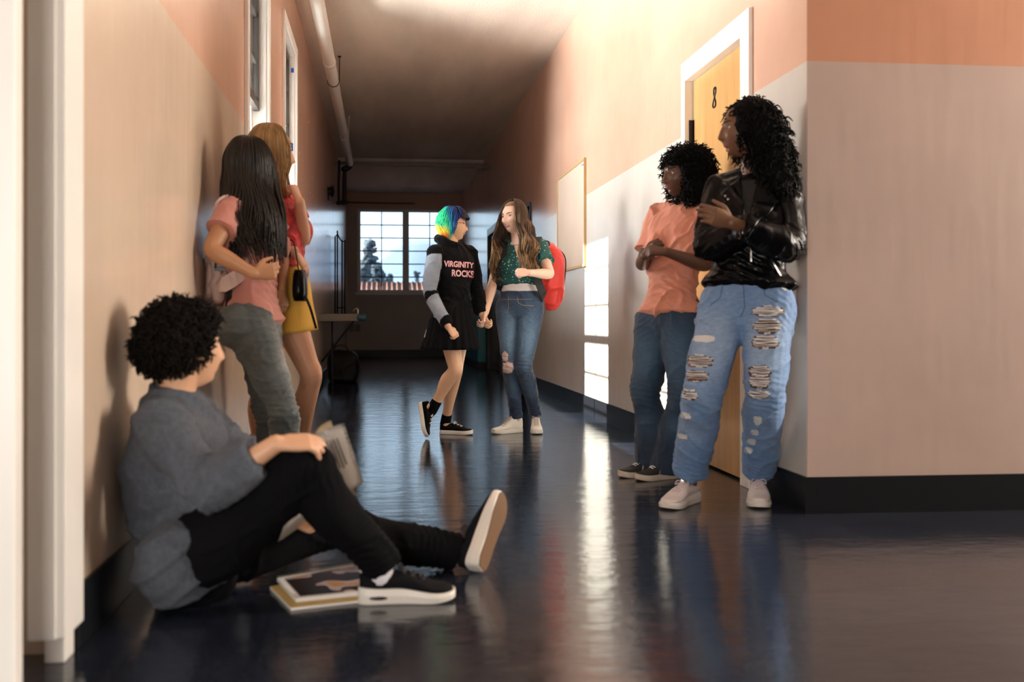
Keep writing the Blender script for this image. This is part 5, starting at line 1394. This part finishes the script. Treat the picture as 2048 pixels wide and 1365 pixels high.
bars('text_column', [(-.052, -.052 + rn.uniform(.085, .11), -.022 - .0105 * k, .0052) for k in range(5)], mat('dark_grey_ink', (.22, .21, .21), rough=.9), L_(698, 932), radians(-71))
bars('picture', [(-.015, .008, -.030, .014), (.015, .032, -.034, .013)], mat('pale_grey_ink', (.50, .48, .46), rough=.9), L_(668, 885), radians(-71))

# notebooks on the floor
def nb_quad(p, z): return [V((q.x, q.y, z)) for q in p]
def slab(name, q, z0, z1, m, parent):
    bm = bmesh.new(); lo = [bm.verts.new((p.x, p.y, z0)) for p in q]; hi = [bm.verts.new((p.x, p.y, z1)) for p in q]
    bm.faces.new(lo[::-1]); bm.faces.new(hi)
    for i in range(4): bm.faces.new((lo[i], lo[(i + 1) % 4], hi[(i + 1) % 4], hi[i]))
    bmesh.ops.recalc_face_normals(bm, faces=bm.faces)
    return link_mesh(name, bm, m, parent)
q1 = [GF(582, 1223), GF(748, 1204), GF(722, 1146), GF(540, 1180)]
t = thing('notebook', 'cream-covered notebook lying underneath the spiral-bound book beside the shoe', 'notebook', (q1[0] + q1[2]) / 2)
slab('pages', q1, .001, .008, mat('white_paper', (.78, .76, .74), rough=.8), t); slab('cover', q1, .008, .0095, mat('mustard_card', (.62, .44, .16), rough=.6), t)
q2 = [GF(592, 1212), GF(752, 1195), GF(722, 1140), GF(554, 1170)]
t = thing('spiral_notebook', 'spiral-bound book with a dark picture cover lying under the bent leg', 'notebook', (q2[0] + q2[2]) / 2 + V((0, 0, .0095)))
slab('pages', q2, .0098, .021, MATS['white_paper'], t)
inner = [q2[0].lerp(q2[2], .05).lerp(q2[1], .01), q2[1].lerp(q2[3], .04), q2[2].lerp(q2[0], .10), q2[3].lerp(q2[1], .08)]
m = mat('printed_cover', (.05, .03, .02), rough=.35)
n_ = m.node_tree.nodes; l_ = m.node_tree.links; c_ = n_.new('ShaderNodeTexCoord'); v_ = n_.new('ShaderNodeTexNoise'); v_.inputs['Scale'].default_value = 9; v_.inputs['Detail'].default_value = 1; l_.new(c_.outputs['Object'], v_.inputs[0])
r_ = n_.new('ShaderNodeValToRGB'); r_.color_ramp.interpolation = 'CONSTANT'; e_ = r_.color_ramp.elements; e_[0].color = (.02, .012, .01, 1); e_[1].position = .55; e_[1].color = (.42, .32, .32, 1); x_ = e_.new(.62); x_.color = (.42, .22, .06, 1)
l_.new(v_.outputs[0], r_.inputs[0]); l_.new(r_.outputs[0], n_['Principled BSDF'].inputs['Base Color'])
cv = slab('cover', inner, .021, .0225, m, t)
bm = bmesh.new(); N = 26
for i in range(N):
    p = q2[3].lerp(q2[2], (i + .5) / N); dd = (q2[2] - q2[3]).normalized(); pr = V((-dd.y, dd.x, 0))
    tube(bm, [p + V((0, 0, .015)) + pr * (.009 * cos(a)) + V((0, 0, 1)) * (.0105 * sin(a)) + dd * .001 * a for a in [2 * pi * k / 10 for k in range(11)]], .0011, n=5, sub=1, ends=False)
link_mesh('spiral_binding', bm, mat('gold_wire', (.75, .62, .42), rough=.3, metal=.8), t, smooth=True)

# ================================================================== fittings of the corridor
# bulletin board on the right wall
ya, yb = YU(1173, XR), YU(1118, XR)
t = thing('bulletin_board', 'empty beige bulletin board in a thin wooden frame on the right wall', 'board', (XR - .001, (ya + yb) / 2, 1.29))
z0, z1 = 1.29, 2.245
link_mesh('frame', bx((XR - .022, XR - .001, ya, ya + .022, z0, z1), (XR - .022, XR - .001, yb - .022, yb, z0, z1), (XR - .022, XR - .001, ya + .022, yb - .022, z0, z0 + .022), (XR - .022, XR - .001, ya + .022, yb - .022, z1 - .022, z1)), mat('oak_frame', (.50, .33, .16), rough=.5), t)
link_mesh('panel', bx((XR - .014, XR - .001, ya + .022, yb - .022, z0 + .022, z1 - .022)), mat('beige_cork', (.60, .47, .38), rough=.9, bump=(200, .3), var=(2, .06)), t)
link_mesh('tape', bx((XR - .0155, XR - .0142, ya + .03, ya + .09, z1 - .06, z1 - .045), (XR - .0155, XR - .0142, ya + .12, ya + .15, z1 - .05, z1 - .04)), M_tape, t)

# pipes under the ceiling
M_pipew = mat('white_pipe_paint', (.72, .68, .62), rough=.5)
px_, pz_ = -.51, 3.36
t = thing('ceiling_pipe', 'long white painted pipe hung under the ceiling beside the left wall', 'pipe', (px_, 3.0, pz_))
bm = bmesh.new(); tube(bm, [(px_, 3.0, pz_), (px_, 9, pz_), (px_, 15.5, pz_)], .058, n=18, sub=6, ends=False); link_mesh('pipe', bm, M_pipew, t, smooth=True)
for k in range(4):
    y = 4.2 + k * 3.0
    bm = bmesh.new(); tube(bm, [(px_ + .062 * cos(a), y, pz_ + .062 * sin(a)) for a in [2 * pi * i / 20 for i in range(21)]], .005, n=6, sub=1, ends=False)
    tube(bm, [(px_ + .062, y, pz_), (px_ + .066, y, ZC)], .005, n=6, sub=1); ellipsoid(bm, (px_ + .066, y, ZC - .008), (.02, .02, .008)); link_mesh('hanger', bm, M_pipew if k % 2 else M_black, t, smooth=True)
for k in range(3):
    y = 6.0 + k * 3.4; bm = bmesh.new(); tube(bm, [(px_, y, pz_), (px_, y + .07, pz_)], .063, n=18, sub=1, ends=False); link_mesh('coupling', bm, M_pipew, t, smooth=True)
bm = bmesh.new(); tube(bm, [(px_, 15.5, pz_), (px_, 15.58, pz_), (px_ - .02, 15.62, pz_ - .05), (px_ - .1, 15.62, pz_ - .08)], .05, n=14); link_mesh('elbow', bm, M_black, t, smooth=True)
t = thing('cross_pipe', 'thin grey pipe crossing the corridor below the ceiling', 'pipe', (XL, 15.75, 3.40))
bm = bmesh.new(); tube(bm, [(XL, 15.75, 3.40), (XR, 15.75, 3.37)], .028, n=12, sub=1, ends=False); link_mesh('pipe', bm, mat('grey_pipe', (.35, .33, .31), rough=.5), t, smooth=True)
bm = bmesh.new(); tube(bm, [(XR - .22, 15.75, 3.374), (XR - .14, 15.75, 3.373)], .04, n=12, sub=1); link_mesh('coupling', bm, MATS['grey_pipe'], t, smooth=True)
struct('trim_2', bx((XL, XR, 16.6, 16.8, ZC - .05, ZC)), M_ceil)
t = thing('valve_pipes', 'dark vertical pipes with a valve dropping down the left wall near the far end', 'pipe', (XL + .12, 15.7, 2.55))
bm = bmesh.new(); tube(bm, [(px_ - .1, 15.62, pz_ - .08), (XL + .16, 15.65, 3.25), (XL + .15, 15.65, 2.75)], .035, n=12); link_mesh('riser', bm, M_black, t, smooth=True)
bm = bmesh.new(); tube(bm, [(XL + .07, 15.72, 3.42), (XL + .06, 15.72, 3.0), (XL + .07, 15.70, 2.72)], .022, n=12); link_mesh('riser', bm, M_black, t, smooth=True)
bm = bmesh.new(); ellipsoid(bm, (XL + .15, 15.65, 2.74), (.06, .06, .05)); tube(bm, [(XL + .05, 15.6, 2.72), (XL + .2, 15.65, 2.74)], .03, n=10); link_mesh('valve', bm, M_black, t, smooth=True)
t = thing('alarm_bell', 'black alarm bell on the left wall under the ceiling pipe', 'alarm bell', (XL, 13.6, 2.58))
bm = bmesh.new(); tube(bm, [(XL + .002, 13.6, 2.64), (XL + .05, 13.6, 2.64)], .06, n=16, sub=1); ellipsoid(bm, (XL + .07, 13.6, 2.64), (.035, .085, .085)); link_mesh('bell', bm, M_black, t, smooth=True)
link_mesh('mount', bx((XL, XL + .03, 13.54, 13.66, 2.50, 2.60)), M_black, t)

# wash trough on the left wall, posts standing on it
t = thing('wash_trough', 'long grey wall-mounted wash trough on the left wall with a tap', 'sink', (XL, 11.7, .80))
M_tro = mat('enamel_grey', (.17, .15, .12), rough=.3)
link_mesh('basin', bx((XL, XL + .50, 11.7, 11.76, .80, .895), (XL, XL + .50, 14.84, 14.9, .80, .895), (XL + .45, XL + .50, 11.76, 14.84, .80, .895), (XL, XL + .05, 11.76, 14.84, .80, .895), (XL + .05, XL + .45, 11.76, 14.84, .80, .815)), M_tro, t, bevel=.01)
bm = bmesh.new(); tube(bm, [(XL + .50, 11.72, .845), (XL + .535, 11.72, .845)], .048, n=14, sub=1); link_mesh('end_fitting', bm, mat('blue_green_enamel', (.02, .08, .10), rough=.3), t, smooth=True)
bm = bmesh.new(); tube(bm, [(XL + .47, 11.74, .89), (XL + .47, 11.74, .95), (XL + .44, 11.76, .96), (XL + .42, 11.78, .93)], .012, n=8); link_mesh('tap', bm, M_steel, t, smooth=True)
bm = bmesh.new(); tube(bm, [(XL + .42, 12.0, .81), (XL + .02, 12.0, .30)], .013, n=8, sub=1); link_mesh('bracket', bm, M_black, t, smooth=True)
bm = bmesh.new(); tube(bm, [(XL + .14, 12.1, .81), (XL + .14, 12.1, .014)], .013, n=8, sub=1); link_mesh('drain_pipe', bm, M_black, t, smooth=True)
t = thing('rack', 'tall black metal rack of posts standing on the wash trough', 'rack', (XL + .1, 14.4, .815))
for i, (x, y, zt) in enumerate(((XL + .10, 14.4, 2.16), (XL + .17, 14.4, 2.02), (XL + .21, 14.4, 2.02), (XL + .05, 14.75, 2.10))):
    bm = bmesh.new(); tube(bm, [(x, y, .815), (x, y, zt)], .011, n=8, sub=1, ends=False); link_mesh('post', bm, M_black, t, smooth=True)
bm = bmesh.new(); tube(bm, [(XL + .10, 14.4, 2.12), (XL + .13, 14.4, 2.05), (XL + .17, 14.4, 2.0), (XL + .21, 14.4, 2.0)], .009, n=8); tube(bm, [(XL + .10, 14.4, 1.0), (XL + .21, 14.4, 1.0)], .009, n=8, sub=1); tube(bm, [(XL + .10, 14.4, 2.1), (XL + .05, 14.75, 2.1)], .009, n=8, sub=1); link_mesh('crossbar', bm, M_black, t, smooth=True)
# black bag under it
bc = V((-.50, 12.7, 0))
t = thing('duffel_bag', 'black upright bag on the floor under the wash trough', 'bag', bc)
bm = bmesh.new(); rings = []
for j in range(15):
    f = j / 14; ww = .20 * (.92 + .1 * sin(pi * f)) * (1 if f < .75 else math.sqrt(max(.04, 1 - ((f - .75) / .27) ** 2))); 
    if j == 0: ww *= .92
    rings.append([bc + V((math.copysign(abs(cos(a)) ** .6, cos(a)) * ww, math.copysign(abs(sin(a)) ** .6, sin(a)) * ww * .8, .003 + .42 * f)) for a in [2 * pi * i / 28 for i in range(28)]])
ring_loft(bm, rings)
M_bnyl = mat('black_nylon', (.008, .008, .009), rough=.6, spec=.3, bump=(60, .2))
link_me('bag_body', bake(bm, 'bag_body', .012, 2, wr=(.016, 5, (1, 1, 1), 3)), M_bnyl, t, smooth=True)
bm = bmesh.new(); tube(bm, [bc + V((-.12, -.05, .40)), bc + V((-.10, -.06, .47)), bc + V((.02, -.06, .48)), bc + V((.08, -.05, .40))], .012, n=8); link_mesh('handle', bm, mat('brown_strap', (.06, .03, .02), rough=.6), t, smooth=True)

# low teal cabinet, rail and grille at the far end
t = thing('storage_cabinet', 'low teal cabinet along the right wall before the end window', 'cabinet', (XR, 16.3, 0))
link_mesh('body', bx((XR - .16, XR - .013, 16.1, 20.6, .10, 1.12)), M_teal, t, bevel=.006)
link_mesh('plinth', bx((XR - .14, XR - .013, 16.12, 20.58, 0, .10)), M_base, t)
for k in range(5): link_mesh('door', bx((XR - .172, XR - .16, 16.13 + k * .89, 16.13 + k * .89 + .87, .12, 1.10)), M_teal, t, bevel=.003)
t = thing('curtain_rail', 'thin dark rail fixed on the end wall above the window', 'rail', (-.2, YE, 3.36))
bm = bmesh.new(); tube(bm, [(-.80 + .05, YE - .05, 3.40), (.72, YE - .05, 3.39)], .018, n=8, sub=1); link_mesh('rail', bm, mat('dull_rail', (.10, .08, .08), rough=.6), t, smooth=True)
link_mesh('bracket', bx((-.6, -.58, YE - .05, YE, 3.38, 3.42), (.6, .62, YE - .05, YE, 3.38, 3.42)), MATS['dull_rail'], t)
t = thing('wall_vent', 'small tan wall vent on the end wall behind the wash trough', 'vent', (-.62, YE, .56))
link_mesh('frame', bx((-.74, -.46, YE - .012, YE, .54, .74)), mat('tan_enamel', (.45, .40, .30), rough=.5), t)
link_mesh('grille', bx(*[(-.71 + .13 * i, -.60 + .13 * i, YE - .018, YE - .012, .57 + .03 * k, .585 + .03 * k) for i in range(2) for k in range(5)]), M_black, t)
# chips in the left wall paint
M_chip = mat('bare_plaster', (.85, .80, .74), rough=.9)
rn = random.Random(9); bb = []
for k in range(34):
    y = rn.uniform(8.6, 11.5); z = rn.uniform(1.5, 3.0); s_ = rn.uniform(.004, .014)
    bb.append((XL, XL + .0012, y, y + s_ * 2, z, z + s_))
o = struct('trim_3', bx(*bb), M_chip)

# ------------------------------------------------------------------ outside the end window
M_tile = mat('clay_roof_tile', (.32, .17, .14), rough=.8, var=(6, .15))
bm = bmesh.new()
x = -4.0; rows = []
for k in range(281):
    xx = -4 + k * .0375; rows.append([(xx, 24 + 5 * t, .35 + 1.62 * t + .022 * cos(k * pi / 2)) for t in (0, .5, 1)])
vs = [[bm.verts.new(p) for p in r] for r in rows]
for a, b in zip(vs[:-1], vs[1:]):
    for i in (0, 1): bm.faces.new((a[i], b[i], b[i + 1], a[i + 1]))
bmesh.ops.solidify(bm, geom=bm.faces[:], thickness=.04)
nb = thing('neighbour_building', 'low building with a clay tile roof outside the end window', 'building', (0, 26, -3))
link_mesh('roof', bm, M_tile, nb, smooth=True)
link_mesh('wall', bx((-3.9, 6.4, 24.3, 28.8, -3, .35)), mat('stucco', (.2, .17, .15), rough=.9), nb)
M_leaf = mat('haze_tinted_foliage', (.035, .055, .070), rough=.9, var=(3, .4))  # blue-grey of distance haze mixed into the leaf colour
M_trunk = mat('bark', (.02, .018, .016), rough=.9)
def far_tree(u, vt, Y, w, label, seed, slim=False):
    rnd = random.Random(seed)
    top = W(u, vt, Y); base = V((top.x, Y, -3))
    t = thing('tree', label, 'tree', base)
    bm = bmesh.new(); h = top.z - base.z
    for k in range(420):
        q = rnd.random() ** .6 if not slim else rnd.random()
        zz = base.z + h * (.35 + .63 * q)
        rr = w * (1 - q * .75) * (.5 + .5 * rnd.random())
        a = rnd.random() * 2 * pi
        ellipsoid(bm, (base.x + rr * cos(a) * .7, Y + rr * sin(a) * .7, zz), (w * .085, w * .085, w * .06), nu=5, nv=3)
    for v in bm.verts: v.co += noise.noise_vector(v.co * 1.2) * .35
    link_mesh('foliage', bm, M_leaf, t)
    bm = bmesh.new(); tube(bm, [base, base + V((0, 0, h * .7))], [w * .08, w * .03], n=7, sub=1); link_mesh('trunk', bm, M_trunk, t)
far_tree(738, 480, 90, 2.6, 'tall dark tree beyond the tile roof at left of the end window', 1, True)
far_tree(728, 520, 70, 1.6, 'rounded dark tree beside the tall tree outside the window', 2)
far_tree(756, 530, 80, 1.8, 'low bushy tree right of the tall tree outside the window', 3)
far_tree(775, 548, 75, 1.2, 'small bush behind the tile roof at the window middle', 4)
far_tree(835, 540, 80, 1.0, 'thin tree seen through the right half of the end window', 5, True)
bm = bmesh.new(); prev = None
for k in range(60):
    xx = -120 + k * 5; zz = 17 + 5 * noise.noise(V((xx * .02, 3, 0))) + .8 * noise.noise(V((xx * .06, 1, 0))) + (5 if xx > 0 else 0)
    r = [bm.verts.new((xx, 190, -6)), bm.verts.new((xx, 220, zz * .8)), bm.verts.new((xx, 260, zz)), bm.verts.new((xx, 290, -6))]
    if prev:
        for i in range(3): bm.faces.new((prev[i], r[i], r[i + 1], prev[i + 1]))
    prev = r
h = link_mesh('hill', bm, mat('haze_tinted_hillside', (.085, .125, .18), rough=1, var=(.05, .15)), smooth=True); h['kind'] = 'structure'  # pale blue of distance haze put into the hillside colour
h = link_mesh('ground', bx((-150, 150, YE + .4, 300, -3.2, -3)), mat('street_ground', (.12, .12, .12), rough=1)); h['kind'] = 'structure'

wg = thing('backdrop_wing', 'shaded brown upper storey wing outside the left corridor windows', 'building', (-3.4, 9.6, -3))  # added wing, dark above and pale below, to tone the window panes
link_mesh('wall', bx((-6.2, -1.02, 9.6, 13, -3, 2.2)), mat('backdrop_white', (.85, .82, .78), rough=.9), wg)
link_mesh('upper_wall', bx((-6.25, -1.0, 9.55, 13, 2.2, 6.5)), mat('backdrop_dark', (.05, .04, .035), rough=.8, var=(2, .2, (1, 1, 8))), wg)
